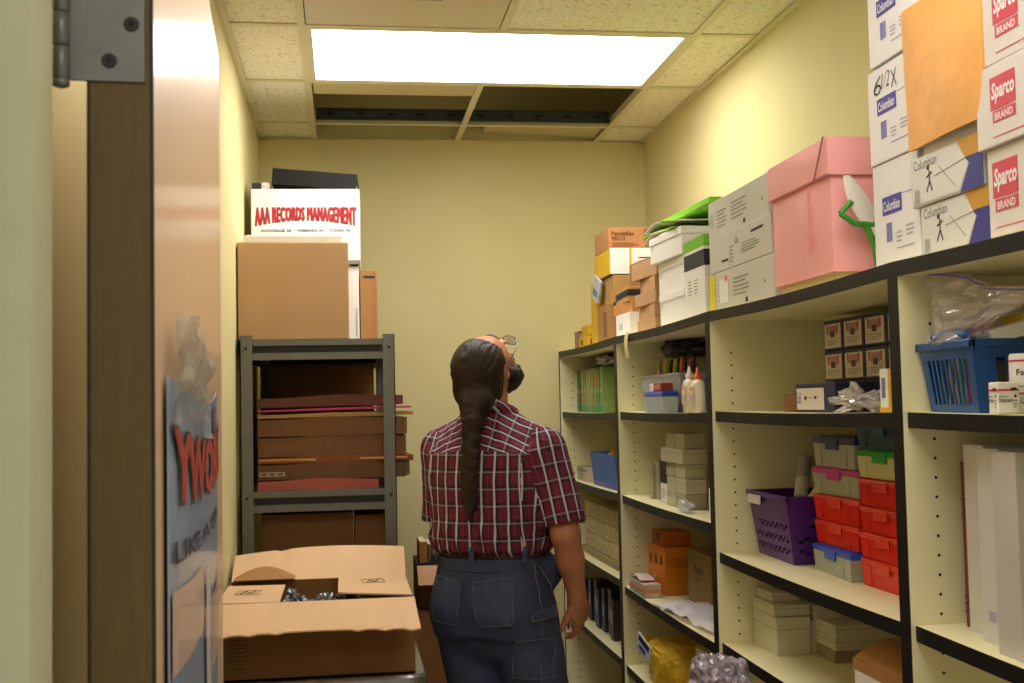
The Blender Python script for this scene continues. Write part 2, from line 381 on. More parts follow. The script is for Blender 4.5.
def envbox(a, n, w, d, h):
    a.shape([(d*.70, 0), (d, 0), (d, h*.62), (d*.78, h*.62), (d*.83, h*.5)], BLUE); a.shape([(d*.78, h*.63), (d, h*.63), (d, h), (d*.68, h)], GOLD)
    a.shape([(.005,.004),(d*.69,.004),(d*.82,h*.5),(d*.67,h-.004),(.005,h-.004)], mat('#dddcd8', .5)); a.text(.012, h*.74, .075, h*.2, 'Columbian', mat('#5a5866', .6), bold=.005)
    a.bars(.012, h*.06, .02, h*.28, GREY_INK, 6)
    x, y = .062, h*.42   # running figure
    for p, q in (((0,.02),(0,.002)), ((-.008,.008),(.010,.014)), ((0,.002),(-.010,-.014)), ((0,.002),(.008,-.016))):
        dx, dy = q[0]-p[0], q[1]-p[1]; a.rect(x+p[0], y+p[1], math.hypot(dx, dy), .0025, INK, rot=math.atan2(dy, dx), off=.0008)
    a.shape([(x-.003+.004*math.cos(k), y+.024+.004*math.sin(k)) for k in [i*.785 for i in range(8)]], INK, .0008)
    a.rect(.08, h*.5, .1, .0008, GREY_INK, off=.0008, rot=.1); a.rect(.095, h*.65, .06, .0008, GREY_INK, off=.0008, rot=-.7)
g = 'printed envelope boxes with blue and gold ends'
carton('envelope_box', 'envelope box with gold and blue end, standing directly on the bookcase top', 'box', .940, 1.22, 1.600, 1.808, TOP, TOP+.082, GREYBOX, envbox, g)
carton('envelope_box', 'envelope box with gold and blue end, lying on another such box', 'box', .936, 1.22, 1.606, 1.828, TOP+.083, TOP+.164, GREYBOX, envbox, g)
carton('flat_box', 'plain white flat box behind the orange envelope', 'box', .946, 1.22, 1.606, 1.803, TOP+.165, TOP+.36, WHITE, group=None)
mb = MB()
def envf(u, v): 
    return (-.004-.010*math.sin(math.pi*u)*math.sin(math.pi*v)-.004*math.sin(5*u+3*v), -.122+.244*u, .235*v)
MAN = mat('#efb062', .6, var=.07, vscale=22, bump=.25, bscale=30)
mb.sheet(envf, 16, 12, MAN, thick=.006); 
tag(mb.build('padded_envelope', loc=(.938, 1.702, TOP+.179), rz=0), 'large orange manila envelope leaning against the white cartons', 'envelope')
bpy.data.objects['padded_envelope'].rotation_euler = (0, R(1.0), 0)
SP = mat('#d2455a', .5)
def sparco(a, n, w, d, h):
    a.O = a.O+a.U*(-.002 if abs(d-.257) < .0001 and h > .125 else .024)
    a.rect(.016, h*.44, .064, h*.40, SP); a.text(.019, h*.50, .058, h*.27, 'Sparco', mat('#f6eff0', .5), .0012, .03, shear=.12)
    a.rect(.021, h*.28, .058, h*.14, SP); a.text(.027, h*.30, .046, h*.09, 'BRAND', mat('#f6eff0', .5), .0012)
    a.rect(.02, h*.1, .13, .0012, SP)
g = 'stacked white cartons with red labels'
PK = mat('#dcd6d2', .55, var=.02)
carton('paper_carton', 'white carton with red label, bottom of the rightmost stack', 'carton', .934, 1.22, 1.335, 1.592, TOP+.0, TOP+.128, PK, sparco, g)
carton('paper_carton', 'white carton with red label, middle of the rightmost stack', 'carton', .926, 1.22, 1.345, 1.602, TOP+.129, TOP+.246, PK, sparco, g)
carton('paper_carton', 'white carton with red label, top of the rightmost stack', 'carton', .930, 1.22, 1.335, 1.594, TOP+.249, TOP+.372, PK, sparco, g)
# pink paper-wrapped parcel
PINK = mat('#fbb0b2', .6, var=.03, vscale=6, bump=.3, bscale=9); PINKD = mat('#b9646c', .7)
pk = empty('wrapped_parcel', (1.075, 2.31, TOP+.018), label='large box wrapped in pink paper on top of the bookcase', cat='parcel')
def pinkshell(x0,x1,y0,y1,z0,z1,puff):
    m = MB(); n = 10
    def side(fa): m.sheet(fa, n, n, PINK, smooth=True)
    bu = lambda u, v: puff*math.sin(math.pi*u)*math.sin(math.pi*v)*(1+.5*math.sin(7*u+4*v))
    side(lambda u, v: (x0-bu(u,v), y1+(y0-y1)*u, z0+(z1-z0)*v)); side(lambda u, v: (x0+(x1-x0)*u, y0-bu(u,v), z0+(z1-z0)*v))
    side(lambda u, v: (x1+bu(u,v), y0+(y1-y0)*u, z0+(z1-z0)*v)); side(lambda u, v: (x1+(x0-x1)*u, y1+bu(u,v), z0+(z1-z0)*v))
    side(lambda u, v: (x0+(x1-x0)*u, y0+(y1-y0)*v, z1)); side(lambda u, v: (x0+(x1-x0)*v, y0+(y1-y0)*u, z0)); return m
m = pinkshell(-.138,.138,-.155,.155,0,.19,.006); m.box(-.128,.13,-.148,.148,-.018,.0,mat('#c9b98a', .7)); 
f = Face(m, (-.1445,.155,0), (0,-1,0), (0,0,1)); f.rect(.22,.05,.0012,.13,mat('#e08c92', .7),t=.0045)
m.build('wrapped_base', pk)
m = pinkshell(-.145,.145,-.162,.162,.188,.262,.003)
f = Face(m, (-.148,.162,.188), (0,-1,0), (0,0,1)); f.rect(.262,.0,.002,.092,PINKD,rot=-.60,t=.003); f.rect(0,-.001,.324,.0018,PINKD)
m.build('wrapped_lid', pk)
# white and green plastic tool
t = empty('garden_clip', (.968, 2.138, TOP+.02), label='white blade shaped clip with green handle against the pink parcel', cat='clip')
mb = MB(); 
def blade(u, v): a = u; return (.012+.065*a+.018*math.sin(a*3)*(1-a)-.0+.0*v+(v-.5)*.05*math.sin(math.pi*min(1, .12+.8*(1-a)))*1, -.012-.006*math.sin(math.pi*v), .175-.13*a)
mb.sheet(lambda u, v: ((-.012+.055*u)+(v-.5)*.046*math.sin(math.pi*(.1+.8*u)), -.016-.006*math.sin(math.pi*v), .178-.115*u), 12, 6, mat('#e9e7e0', .4), thick=.006); mb.build('blade', t)
mb = MB(); GR = mat('#3f9a35', .4)
mb.tube([(-.028,-.016,.105),(.0,-.018,.085),(.055,-.018,.082)], .006, GR); mb.tube([(-.028,-.016,.105),(-.005,-.017,.128)], .0055, GR); mb.tube([(.022,-.018,.083),(.036,-.018,.05),(.045,-.016,.004)], .006, GR); mb.build('handle', t)
# grey printed cartons
def greybox(k):
    def f(a, n, w, d, h):
        G = mat('#8f9788', .7)
        if k == 1:
            a.rect(.1, h*.22, .05, .006, INK); a.rect(.32, h*.72, .08, .006, INK, rot=.02)
            a.lines(.16, h*.15, .03, h*.5, 5, G); a.lines(.25, h*.3, .12, h*.3, 4, G); a.shape([(.2,h*.6),(.215,h*.8),(.23,h*.6)], G)
        else:
            a.lines(.07, h*.25, .075, h*.5, 5, G); a.lines(.185, h*.3, .11, h*.5, 5, G); a.shape([(.03+.02*math.cos(i*.6), h*.5+.02*math.sin(i*.6)) for i in range(10)], mat('#b3b8ab', .7))
            a.shape([(.27,h*.08),(.275,h*.18),(.28,h*.2),(.285,h*.18),(.29,h*.08)], INK); a.shape([(.40,h*.4),(.405,h*.5),(.41,h*.4)], GR)
        if k == 0: 
            a.rect(.0, h*.02, .045, h*.96, mat('#e0cf12', .5), .0006); a.text(.012, h*.12, h*.75, .022, 'SEALED', mat('#6a6a10', .6), .0016, rot=0) if 0 else a.lines(.008, h*.15, .028, h*.7, 6, mat('#8a8410', .6))
            a.rect(.08, h*.18, .07, h*.6, WHITE, .0006); a.bars(.09, h*.2, .04, h*.3, INK); a.rect(.125, h*.72, .02, h*.12, mat('#e0607a', .6), .001)
    return f
g = 'grey printed paper cartons stacked between the pink parcel and green box'
carton('printed_carton', 'grey printed carton with yellow strip and barcode, bottom of three', 'carton', .948, 1.25, 2.50, 2.965, TOP, TOP+.1, GREYBOX, greybox(0), g)
carton('printed_carton', 'grey printed carton with black stamps, middle of three', 'carton', .948, 1.25, 2.51, 2.962, TOP+.101, TOP+.192, GREYBOX, greybox(1), g)
carton('printed_carton', 'grey printed carton with small dark bottle mark, top of three', 'carton', .955, 1.25, 2.54, 2.985, TOP+.193, TOP+.29, GREYBOX, greybox(2), g)
# tall white box with a black band and green top
def gbox(a, n, w, d, h):
    for q, L in ((a, d), (n, w)):
        q.rect(0, h*.62, L, h*.2, INK); q.rect(0, h*.86, L, h*.14, mat('#6fb81e', .5)); q.lines(L*.2, h*.3, L*.15, h*.2, 5, GREY_INK); q.lines(L*.5, h*.3, L*.15, h*.2, 5, GREY_INK)
    n.rect(.05, h*.42, .03, h*.06, INK); n.text(.048, h*.5, .03, h*.06, 'Q1', INK)
carton('label_box', 'white box with black band and bright green top beside the grey cartons', 'box', .945, 1.12, 3.00, 3.185, TOP, TOP+.215, WHITE, gbox)
def plain(a, n, w, d, h): a.lines(.02, h*.55, .025, h*.18, 2, mat('#b8b8b8', .7)); a.rect(0, h*.72, d, .0012, mat('#a9a79e', .7)); n.rect(0, h*.72, w, .0012, mat('#a9a79e', .7))
g = 'small white lidded boxes stacked by the black and green box'
for k, (z0, z1, dx) in enumerate(((0, .094, 0), (.095, .189, .004), (.190, .268, -.014))):
    carton('lidded_box', 'small white lidded box, %s of three left of the green topped box' % ('bottom', 'middle', 'top')[k], 'box', .948+dx, 1.10, 3.20, 3.47+.012*k, TOP+z0, TOP+z1, WHITE, plain, g, lid=.022, rz=R((0, 1, 3)[k]))
g = 'kraft boxes piled beside the white lidded boxes'
zz = 0
for k, h_ in enumerate((.038, .042, .040, .045, .055)):
    carton('kraft_box', 'small kraft box, %s of the pile left of the white lidded boxes' % ('bottom', 'second', 'third', 'fourth', 'top')[k], 'box', .948+.008*(k % 2), 1.08, 3.53, 3.74+.02*((k*2) % 3), TOP+zz, TOP+zz+h_, KRAFT, None, g, rz=R((1, -3, 2, -2, 4)[k])); zz += h_+.001
# sheaf of green and white papers on top
rnd = random.Random(3)
for k in range(9):
    mb = MB(); c = (mat('#7fc728', .6), mat('#e9e8d0', .7), mat('#b6cf45', .6), mat('#f2efe0', .7))[(k*7) % 4 if k else 0]
    zb = TOP+.272+.004*k; dr = .03 if k % 2 else .012
    mb.sheet(lambda u, v: (-.10+.20*u, -.14+.28*v, -.035*max(0, (v-.7)/.3)**1.3*(.3+.2*(k % 4))+.004*k*v), 8, 10, c, thick=.002)
    o = mb.build('paper_stack', loc=(1.045+.006*(k % 3), 3.36+.035*(k % 5), zb), rz=R(rnd.uniform(-16, 16)))
    tag(o, ('bright green paper sheet spilling over the white boxes' if c is mat('#7fc728', .6) else 'yellow green paper sheet in the spilling sheaf' if c is mat('#b6cf45', .6) else 'off white paper sheet in the spilling sheaf')+', '+('bottom', 'second', 'third', 'fourth', 'fifth', 'sixth', 'seventh', 'eighth', 'topmost')[k]+' of the pile', 'paper', 'loose papers on the white lidded boxes')
carton('green_pack', 'flat bright green pack lying on the sheaf of papers', 'pack', .985, 1.13, 3.10, 3.62, TOP+.316, TOP+.334, mat('#86d42c', .5), None, rz=R(2))
# far pile
def pend(a, n, w, d, h):
    n.text(.012, h*.62, .085, h*.2, 'Pendaflex', mat('#4b2c18', .7)); n.text(.012, h*.38, .05, h*.2, '95213', mat('#4b2c18', .7)); n.lines(.012, h*.08, .1, h*.24, 4, mat('#7c4f2b', .7)); n.lines(.135, h*.15, .004, h*.75, 1, mat('#4b2c18', .7), .98); n.rect(.135, h*.85, .05, .004, mat('#4b2c18', .7)); n.lines(.145, h*.12, .04, h*.6, 5, mat('#7c4f2b', .7))
carton('file_box', 'brown carton lettered Pendaflex topping the far pile', 'carton', .955, 1.17, 4.17, 4.40, TOP+.335, TOP+.412, mat('#b27d50', .8, var=.05), pend)
YEL = mat('#d9ae18', .55, var=.06); 
def yw(a, n, w, d, h): n.rect(.0, 0, w, h, WHITE); n.rect(w*.34, 0, .008, h, YEL, .0004); n.lines(w*.5, h*.3, w*.35, h*.45, 3, mat('#c9cfd4', .7))
carton('yellow_box', 'yellow box with white end under the brown lettered carton', 'box', .955, 1.165, 4.15, 4.42, TOP+.24, TOP+.334, YEL, yw)
carton('yellow_box', 'tall yellow box at the base of the far pile', 'box', .955, 1.10, 4.40, 4.50, TOP, TOP+.239, YEL, None)
carton('yellow_box', 'small yellow box at the foot of the far pile, lower', 'box', .95, 1.05, 4.56, 4.72, TOP, TOP+.042, YEL, lambda a,n,w,d,h: (n.rect(.01,h*.2,.04,h*.5,mat('#8a5d10',.6)), a.rect(.02,h*.2,.05,h*.5,mat('#8a5d10',.6))))
carton('yellow_box', 'small yellow box stacked on another at the foot of the far pile', 'box', .955, 1.05, 4.555, 4.70, TOP+.043, TOP+.085, YEL, None)
carton('card_box', 'greyish brown open card box nearest the back wall', 'box', .955, 1.03, 4.76, 4.85, TOP, TOP+.072, mat('#9c845c', .8, var=.08), lambda a,n,w,d,h: n.rect(0,h*.88,w,h*.12,mat('#4a3a26',.8)))
carton('brown_box', 'brown printed box below the leaning grey packet', 'box', .95, 1.10, 4.17, 4.36, TOP, TOP+.135, mat('#a77a45', .8, var=.06), lambda a,n,w,d,h: (a.rect(.10,h*.1,.05,h*.7,mat('#7d5a35',.8)), n.rect(w*.3,h*.2,w*.35,h*.5,mat('#7d5a35',.8))))
carton('brown_box', 'tan box on the brown printed box in the far pile', 'box', .965, 1.06, 4.15, 4.33, TOP+.136, TOP+.236, mat('#b08a4e', .8, var=.06), None)
carton('brown_box', 'dark brown open box under the yellow and white box', 'box', 1.02, 1.18, 3.86, 4.10, TOP+.17, TOP+.265, mat('#8a5f36', .8, var=.06), None, rz=R(4))
carton('binder_box', 'box with black band in the far pile', 'box', .96, 1.16, 3.88, 4.12, TOP+.118, TOP+.168, mat('#b98e55', .8, var=.05), lambda a,n,w,d,h: (a.rect(0,h*.35,d,h*.45,INK), n.rect(0,h*.35,w,h*.45,INK)), rz=R(-4))
carton('brown_box', 'orange brown flat box above the small white box', 'box', .955, 1.14, 3.87, 4.10, TOP+.08, TOP+.117, mat('#c08748', .8, var=.08), None, rz=R(3))
carton('white_box', 'small white box at the front of the far pile', 'box', .95, 1.06, 3.86, 4.06, TOP, TOP+.079, WHITE, lambda a,n,w,d,h: (a.rect(.05,h*.3,.05,h*.3,mat('#bfc3c9',.6)), n.rect(w*.45,0,.002,h,mat('#bfc3c9',.6))))
mb = MB(); mb.box(0, .010, -.05, .05, -.04, .045, mat('#aab2ba', .4, var=.2, vscale=40), b=.002); mb.box(-.0006, 0, -.03, .035, -.025, .0, mat('#5a7090', .5))
o = mb.build('film_packet', loc=(.938, 4.33, TOP+.20)); o.rotation_euler = (R(22), R(4), R(3)); tag(o, 'grey and white printed packet sticking out of the far pile', 'packet')

# ---------------------------------------------------------------- bay nearest the door
def basket(name, label, x0, x1, y0, y1, z, h, m, inset, kind, cat='basket'):
    """tapered plastic basket with real openings in its walls"""
    t = empty(name, ((x0+x1)/2, (y0+y1)/2, z), label=label, cat=cat)
    a, c = (x1-x0)/2, (y1-y0)/2
    def wall(p, q, nrm):   # p,q top corners; base corners pulled in
        mb = MB(); nu = 34; nv = 22
        def pt(u, v):
            P = Vector(p)*(1-u)+Vector(q)*u; k = 1-inset*(1-v)
            return Vector((P.x*k, P.y*k, h*v))
        vs = [pt(i/nu, j/nv) for i in range(nu+1) for j in range(nv+1)]; fs = []
        for i in range(nu):
            for j in range(nv):
                if kind == 'slots': hole = 3 <= j < 17 and i % 3 != 0 and 3 <= i < nu-3 and (i < 12 or i > 21 or True)
                else: hole = j in (3,4,7,8,11,12) and (i+(j//4 % 2)*2) % 4 < 2 and 2 <= i < nu-2 and not (j > 10 and i < 6)
                if not hole: fs.append((i*(nv+1)+j, (i+1)*(nv+1)+j, (i+1)*(nv+1)+j+1, i*(nv+1)+j+1))
        mb.poly(vs, fs, m); o = mb.build('basket_wall', t); s = o.modifiers.new('s', 'SOLIDIFY'); s.thickness = .0025; s.offset = 1
    wall((-a,c,0), (-a,-c,0), 0); wall((-a,-c,0), (a,-c,0), 0); wall((a,-c,0), (a,c,0), 0); wall((a,c,0), (-a,c,0), 0)
    mb = MB(); k = 1-inset; mb.box(-a*k, a*k, -c*k, c*k, 0, .004, m); mb.build('basket_floor', t)
    mb = MB(); r = .006
    for q in ((-a-r,a+r,-c-r,-c+.002),(-a-r,a+r,c-.002,c+r),(-a-r,-a+.002,-c-r,c+r),(a-.002,a+r,-c-r,c+r)): mb.box(*q, h-.010, h+.003, m, b=.0015)
    mb.build('rim', t); return t
BB = mat('#1b4f8f', .35)
basket('pencil_basket', 'blue plastic basket with slotted sides full of pencils and pens', .945, 1.23, 1.672, 1.838, 1.572, .112, BB, .10, 'slots')
rnd = random.Random(5)
cols = ['#e0ac14', '#d7a51c', '#e3c53a', '#3f8a45', '#c8452c', '#d7a51c', '#7aa53a', '#d99a20', '#e0bd35']
for k in range(14):
    y = 1.690+.0105*k; c = mat(cols[k % 9], .45); mb = MB(); lean = rnd.uniform(-.01, .01)
    L = .098; x = .972+.012*(k % 2)
    mb.tube([(0,0,.002),(lean*.2,lean*.2,.012)], [.0008,.0036], mat('#d8b98a', .6), 6); mb.tube([(lean*.2,lean*.2,.012),(lean,lean,L)], .0036, c, 6)
    if k % 2: mb.tube([(lean,lean,L),(lean,lean,L+.008)], .0037, mat('#b9b9b4', .3, .9), 8); mb.tube([(lean,lean,L+.008),(lean,lean,L+.014)], .0034, mat('#d98a86', .6), 8)
    else: mb.tube([(lean,lean,L),(lean,lean,L+.01)], [.004,.003], INK, 8)
    nm = 'pencil'
    tag(mb.build(nm, loc=(x, y, 1.577)), '%s pencil or pen in the blue slotted basket, %s from the left' % ('yellow' if cols[k%9] in ('#d7a51c','#e3c53a','#d99a20','#e0bd35') else 'green' if cols[k%9] in ('#3f8a45','#7aa53a') else 'red', ('fourteenth','thirteenth','twelfth','eleventh','tenth','ninth','eighth','seventh','sixth','fifth','fourth','third','second','first')[k]), 'pencil', 'pencils and pens in the blue basket')
for k in range(3):
    mb = MB(); mb.tube([(0,0,0),(0,0,.09)], .0045, mat('#d9a11c', .4), 6); mb.tube([(0,0,.09),(0,0,.1)], .0046, mat('#b9b9b4', .3, .9), 8); mb.tube([(0,0,.1),(0,0,.107)], .0043, mat('#cfc9c4', .6), 8)
    tag(mb.build('pencil', loc=(.985+.032*k, 1.697, 1.577)), 'thick yellow pencil at the near side of the blue basket, %s' % ('left', 'middle', 'right')[k], 'pencil', 'pencils and pens in the blue basket')
def eras(a, n, w, d, h):
    a.rect(d*.15, h*.3, d*.2, h*.5, mat('#d02a30', .5)); a.rect(d*.32, h*.3, d*.1, h*.5, INK, .0008); a.lines(d*.5, h*.2, d*.4, h*.6, 4, GREY_INK)
o = carton('staple_box', 'white flat box with red label lying across the blue basket', 'box', .985, 1.05, 1.665, 1.765, 1.692, 1.714, WHITE, eras, rz=R(-10)); o.rotation_euler.y = R(-16); o.location.z = 1.686
o = carton('tape_box', 'red edged white box lying behind in the blue basket', 'box', .985, 1.05, 1.715, 1.825, 1.690, 1.705, mat('#c9b6a8', .6), lambda a,n,w,d,h: a.rect(0,h*.6,d,h*.4,RED_INK), rz=R(8)); o.rotation_euler.x = R(-9)
carton('yellow_box', 'yellow box sticking up out of the blue basket', 'box', 1.04, 1.11, 1.69, 1.745, 1.64, 1.725, mat('#e2b70f', .5), lambda a,n,w,d,h: (n.rect(w*.5,h*.25,w*.4,h*.4,mat('#6b4a12',.6))), rz=R(-4))
mb = MB(); mb.tube([(0,.05,0),(0,.0,.004),(0,-.05,.0)], .0055, mat('#3b74bd', .3)); mb.lathe([(.007,0),(.008,.004),(.008,.010),(.006,.012)], BB, 14, Matrix.Translation((0,-.055,-.008)))
tag(mb.build('marker_pen', loc=(.962, 1.775, 1.697)), 'light blue marker lying on the rim of the blue basket', 'marker')
# zip bag
mb = MB()
def zb(u, v):
    w_ = .07*math.sin(math.pi*min(1, max(0, u)))*(1-v)+.004
    return (.012*math.sin(9*u+5*v)+.02*v+.010*noise.noise(Vector((u*9, v*7, 4))), .11-.30*u*(.45+.55*v)-.02*v, .125*v*(1-.50*u)+.004*math.sin(8*u)*v)
ZF = film('zip_bag_film', '#f6f2f8', .34, .10, .5)
mb.sheet(zb, 40, 24, ZF, smooth=False); mb.sheet(lambda u, v: (zb(u, v)[0]+.02*(1-v)+.002, zb(u, v)[1], zb(u, v)[2]), 26, 14, ZF)
z = empty('zip_bag', (.948, 1.735, 1.682), label='clear zip top plastic bag standing open in the blue basket', cat='plastic bag')
mb.build('bag_film', z); mb = MB(); mb.tube([Vector(zb(i/20, .955))+Vector((.001,0,0)) for i in range(21)], .0020, mat('#7d76b8', .4), 6); mb.build('zip_strip', z)
def fast(a, n, w, d, h):
    for q, L in ((a, d), (n, w)):
        q.rect(0, h*.72, L, h*.06, RED_INK); q.rect(L*.62, h*.73, L*.25, h*.09, mat('#4a1d22', .6), .0008); q.lines(L*.1, h*.54, L*.5, h*.08, 1, GREY_INK); q.text(L*.08, h*.36, L*.6, h*.14, 'Fasteners', INK)
        q.lines(L*.72, h*.2, L*.18, h*.3, 3, GREY_INK); q.shape([(L*.75,h*.52),(L*.82,h*.62),(L*.89,h*.52)], INK)
g = 'fasteners boxes before the blue basket'
carton('fastener_box', 'white Fasteners box with red stripe standing before the blue basket', 'box', .932, .966, 1.588, 1.612, 1.573, 1.619, WHITE, fast, g)
carton('fastener_box', 'second Fasteners box to the right, at the frame edge', 'box', .972, 1.006, 1.60, 1.625, 1.573, 1.612, WHITE, fast, g)
def fastc(mb):
    mb.lathe([(.021,0),(.0225,.003),(.0225,.044),(.0205,.048)], WHITE, 24); mb.lathe([(.0228,.036),(.0228,.039)], RED_INK, 24)
    vs, fs = text_mesh('Fasteners', .015)
    for (a, b_) in [(0,0)]: mb.poly([(-.0235*math.cos((v[0]-.5)*2.0-math.pi/2+math.pi/2)*math.cos(.9)-0, 0, 0) for v in vs][:0], [], INK)
    mb.poly([(.0231*math.sin((v[0]-.5)*2.2), -.0231*math.cos((v[0]-.5)*2.2), .016+.009*v[1]) for v in vs], fs, INK)
mb = MB(); fastc(mb); o = mb.build('fastener_tub', loc=(.992, 1.612, 1.6125)); tag(o, 'round white Fasteners tub standing on a fasteners box', 'tub')
# white binders
for k, (x, y, t_, h_) in enumerate(((.988, 1.762, .058, .300), (.968, 1.686, .062, .297), (.943, 1.600, .066, .296))):
    b0 = empty('ring_binder', (x, y, 1.222), R((1.5, 0, -1.5)[k]), label=('white binder, farthest left of the three, showing a plain spine', 'white binder in the middle of the three on the near shelf', 'white binder nearest the camera, with a wrinkled spine')[k], cat='binder', group='white ring binders on the near shelf')
    bw = mat(('#d8d3cf', '#dcd9da', '#cbc6c2')[k], .45, var=.04, vscale=10, bump=.2*k, bscale=14)
    mb = MB(); mb.box(0, .004, -t_/2, t_/2, 0, h_, bw, b=.0012)
    if k == 1: mb.box(-.0006, 0, -.008, .012, .035, .05, mat('#b4b6c8', .6))
    mb.build('spine', b0)
    for s in (-1, 1): mb = MB(); yy = s*t_/2; mb.box(.003, .275, min(yy, yy-s*.003), max(yy, yy-s*.003), 0, h_, bw); mb.build('cover', b0)
    mb = MB(); mb.box(.02, .262, -t_/2+.006, t_/2-.006, .006, h_-.012, mat('#e8e6df', .8)); mb.build('pages', b0)
mb = MB(); mb.box(0, .006, -.012, .012, 0, .27, mat('#7c2f2c', .6))
for k in range(6): mb.tube([(-.003,-.016,.03+.012*k+(.12 if k > 2 else 0)),(-.009,-.006,.03+.012*k+(.12 if k > 2 else 0)),(-.003,.004,.03+.012*k+(.12 if k > 2 else 0))], .0025, mat('#6d2430', .5), 8)
tag(mb.build('comb_bound_book', loc=(1.0, 1.812, 1.222)), 'dark red comb bound book squeezed behind the white binders', 'book')

# ---------------------------------------------------------------- second bay
NAVY = mat('#23244a', .5); LBL = mat('#d9cdb8', .6, var=.08, vscale=120)
def idx(r):
    def f(a, n, w, d, h):
        a.rect(d*.07, h*.07, d*.84, h*.80, LBL); rr = random.Random(r)
        a.rect(d*.3, h*.5, d*.4, h*.3, mat('#b98a80', .6), .0008); a.rect(d*.2, h*.55, d*.06, h*.28, RED_INK, .0008); a.rect(d*.72, h*.55, d*.06, h*.28, RED_INK, .0008)
        a.lines(d*.2, h*.18, d*.6, h*.22, 3, mat('#7c6a66', .7)); a.rect(d*.4, h*.42, d*.2, h*.2, mat('#4a3c50', .6), .001)
        n.rect(w*.1, h*.1, w*.8, h*.76, LBL)
    return f
rowsn = ('bottom', 'middle', 'top'); coln = ('far left', 'second from left', 'third from left', 'far right')
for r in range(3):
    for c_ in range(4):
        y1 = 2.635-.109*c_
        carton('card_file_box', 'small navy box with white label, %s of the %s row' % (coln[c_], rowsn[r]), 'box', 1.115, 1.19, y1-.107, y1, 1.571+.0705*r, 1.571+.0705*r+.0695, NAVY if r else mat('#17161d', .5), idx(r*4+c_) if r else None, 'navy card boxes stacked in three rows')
carton('navy_tray_box', 'wide navy box with white label and scribbles in front of the navy stack', 'box', 1.0, 1.09, 2.315, 2.53, 1.571, 1.634, NAVY, lambda a,n,w,d,h: (a.rect(.008,h*.1,.15,h*.74,mat('#e4ddd4',.6)), a.shape([(.06+.006*math.cos(i), h*.5+.005*math.sin(i)) for i in range(6)], INK, .001), a.shape([(.115+.005*math.cos(i), h*.52+.004*math.sin(i)) for i in range(6)], INK, .001), a.rect(.05,h*.5,.08,.001,GREY_INK,.001), a.text(.012,h*.3,.02,h*.4,'3x5',PURPLE_INK)))
carton('paper_box', 'small torn brown box left of the wide navy box', 'box', 1.0, 1.07, 2.55, 2.60, 1.571, 1.612, mat('#8d6437', .8, var=.15), None, rz=R(12))
def crumple(name, label, cat, loc, rad, m, seed=0, amp=.35, group=None, rz=0, n=4, boxy=1):
    bm = bmesh.new(); bmesh.ops.create_icosphere(bm, subdivisions=n, radius=1)
    for v in bm.verts:
        p = v.co.copy(); p = Vector([math.copysign(abs(c)**boxy, c) for c in p]); d = 1+amp*noise.turbulence(p*1.7+Vector((seed,)*3), 4, False)-amp*.4
        v.co = Vector((p.x*rad[0]*d, p.y*rad[1]*d, max(-rad[2]*.75, p.z*rad[2]*d)+rad[2]*.75))
    me = bpy.data.meshes.new(name); bm.to_mesh(me); bm.free(); me.materials.append(m)
    o = bpy.data.objects.new(name, me); C.objects.link(o); o.location = loc; o.rotation_euler.z = rz
    return tag(o, label, cat, group)
crumple('plastic_bag', 'crumpled clear plastic bag before the navy boxes', 'plastic bag', (1.0, 2.20, 1.571), (.032, .15, .034), film('crumpled_plastic', '#f2f0f4', .55, .08, .35), 3, .8)
def tape(a, n, w, d, h): a.rect(d*.40, 0, d*.18, h, mat('#d8a81e', .5), .0006); a.rect(0, 0, d, h*.14, mat('#d8a81e', .5), .0008); a.rect(d*.1, h*.35, d*.15, h*.45, mat('#6f79a0', .6)); a.rect(d*.7, h*.35, d*.15, h*.45, mat('#6f79a0', .6))
carton('correction_tape_pack', 'white pack with yellow band at the right end of the shelf', 'packet', .965, 1.02, 1.945, 2.035, 1.571, 1.652, WHITE, tape)
mb = MB(); mb.sheet(lambda u, v: (.004*math.sin(5*u+9*v), -.03+.06*u, .155*v), 6, 12, mat('#d5a338', .5, var=.1), thick=.016); tag(mb.build('yellow_envelope', loc=(1.03, 2.055, 1.571)), 'upright yellow padded packet behind the white and yellow pack', 'packet')

PU = mat('#4c2074', .38)
pb = basket('purple_basket', 'purple plastic basket with rows of holes and white tag', 1.0, 1.27, 2.60, 2.862, 1.219, .155, PU, .14, 'dots')
mb = MB(); mb.box(-.145, -.142, .03, .115, .128, .15, mat('#ded9e6', .5), b=.0008); mb.build('handle_tag', pb)
for k, (x, y, L, a_, b_) in enumerate(((1.07, 2.66, .16, 40, 25), (1.12, 2.70, .15, 62, -10), (1.10, 2.76, .15, 28, 70))):
    mb = MB(); mb.lathe([(.016,0),(.017,.002),(.017,L-.012),(.019,L-.012),(.019,L)], mat('#aba79a', .35), 16); mb.lathe([(.0172,.04),(.0172,.09)], mat('#d6d2c6', .5), 16)
    o = mb.build('roll_tube', loc=(x-.01, y, 1.325)); o.rotation_euler = (R(a_-20), R(30), R(b_)); tag(o, 'grey cylindrical tube, %s, poking out of the purple basket' % ('nearest the rim', 'in the middle', 'farthest back')[k], 'tube', 'grey tubes in the purple basket')
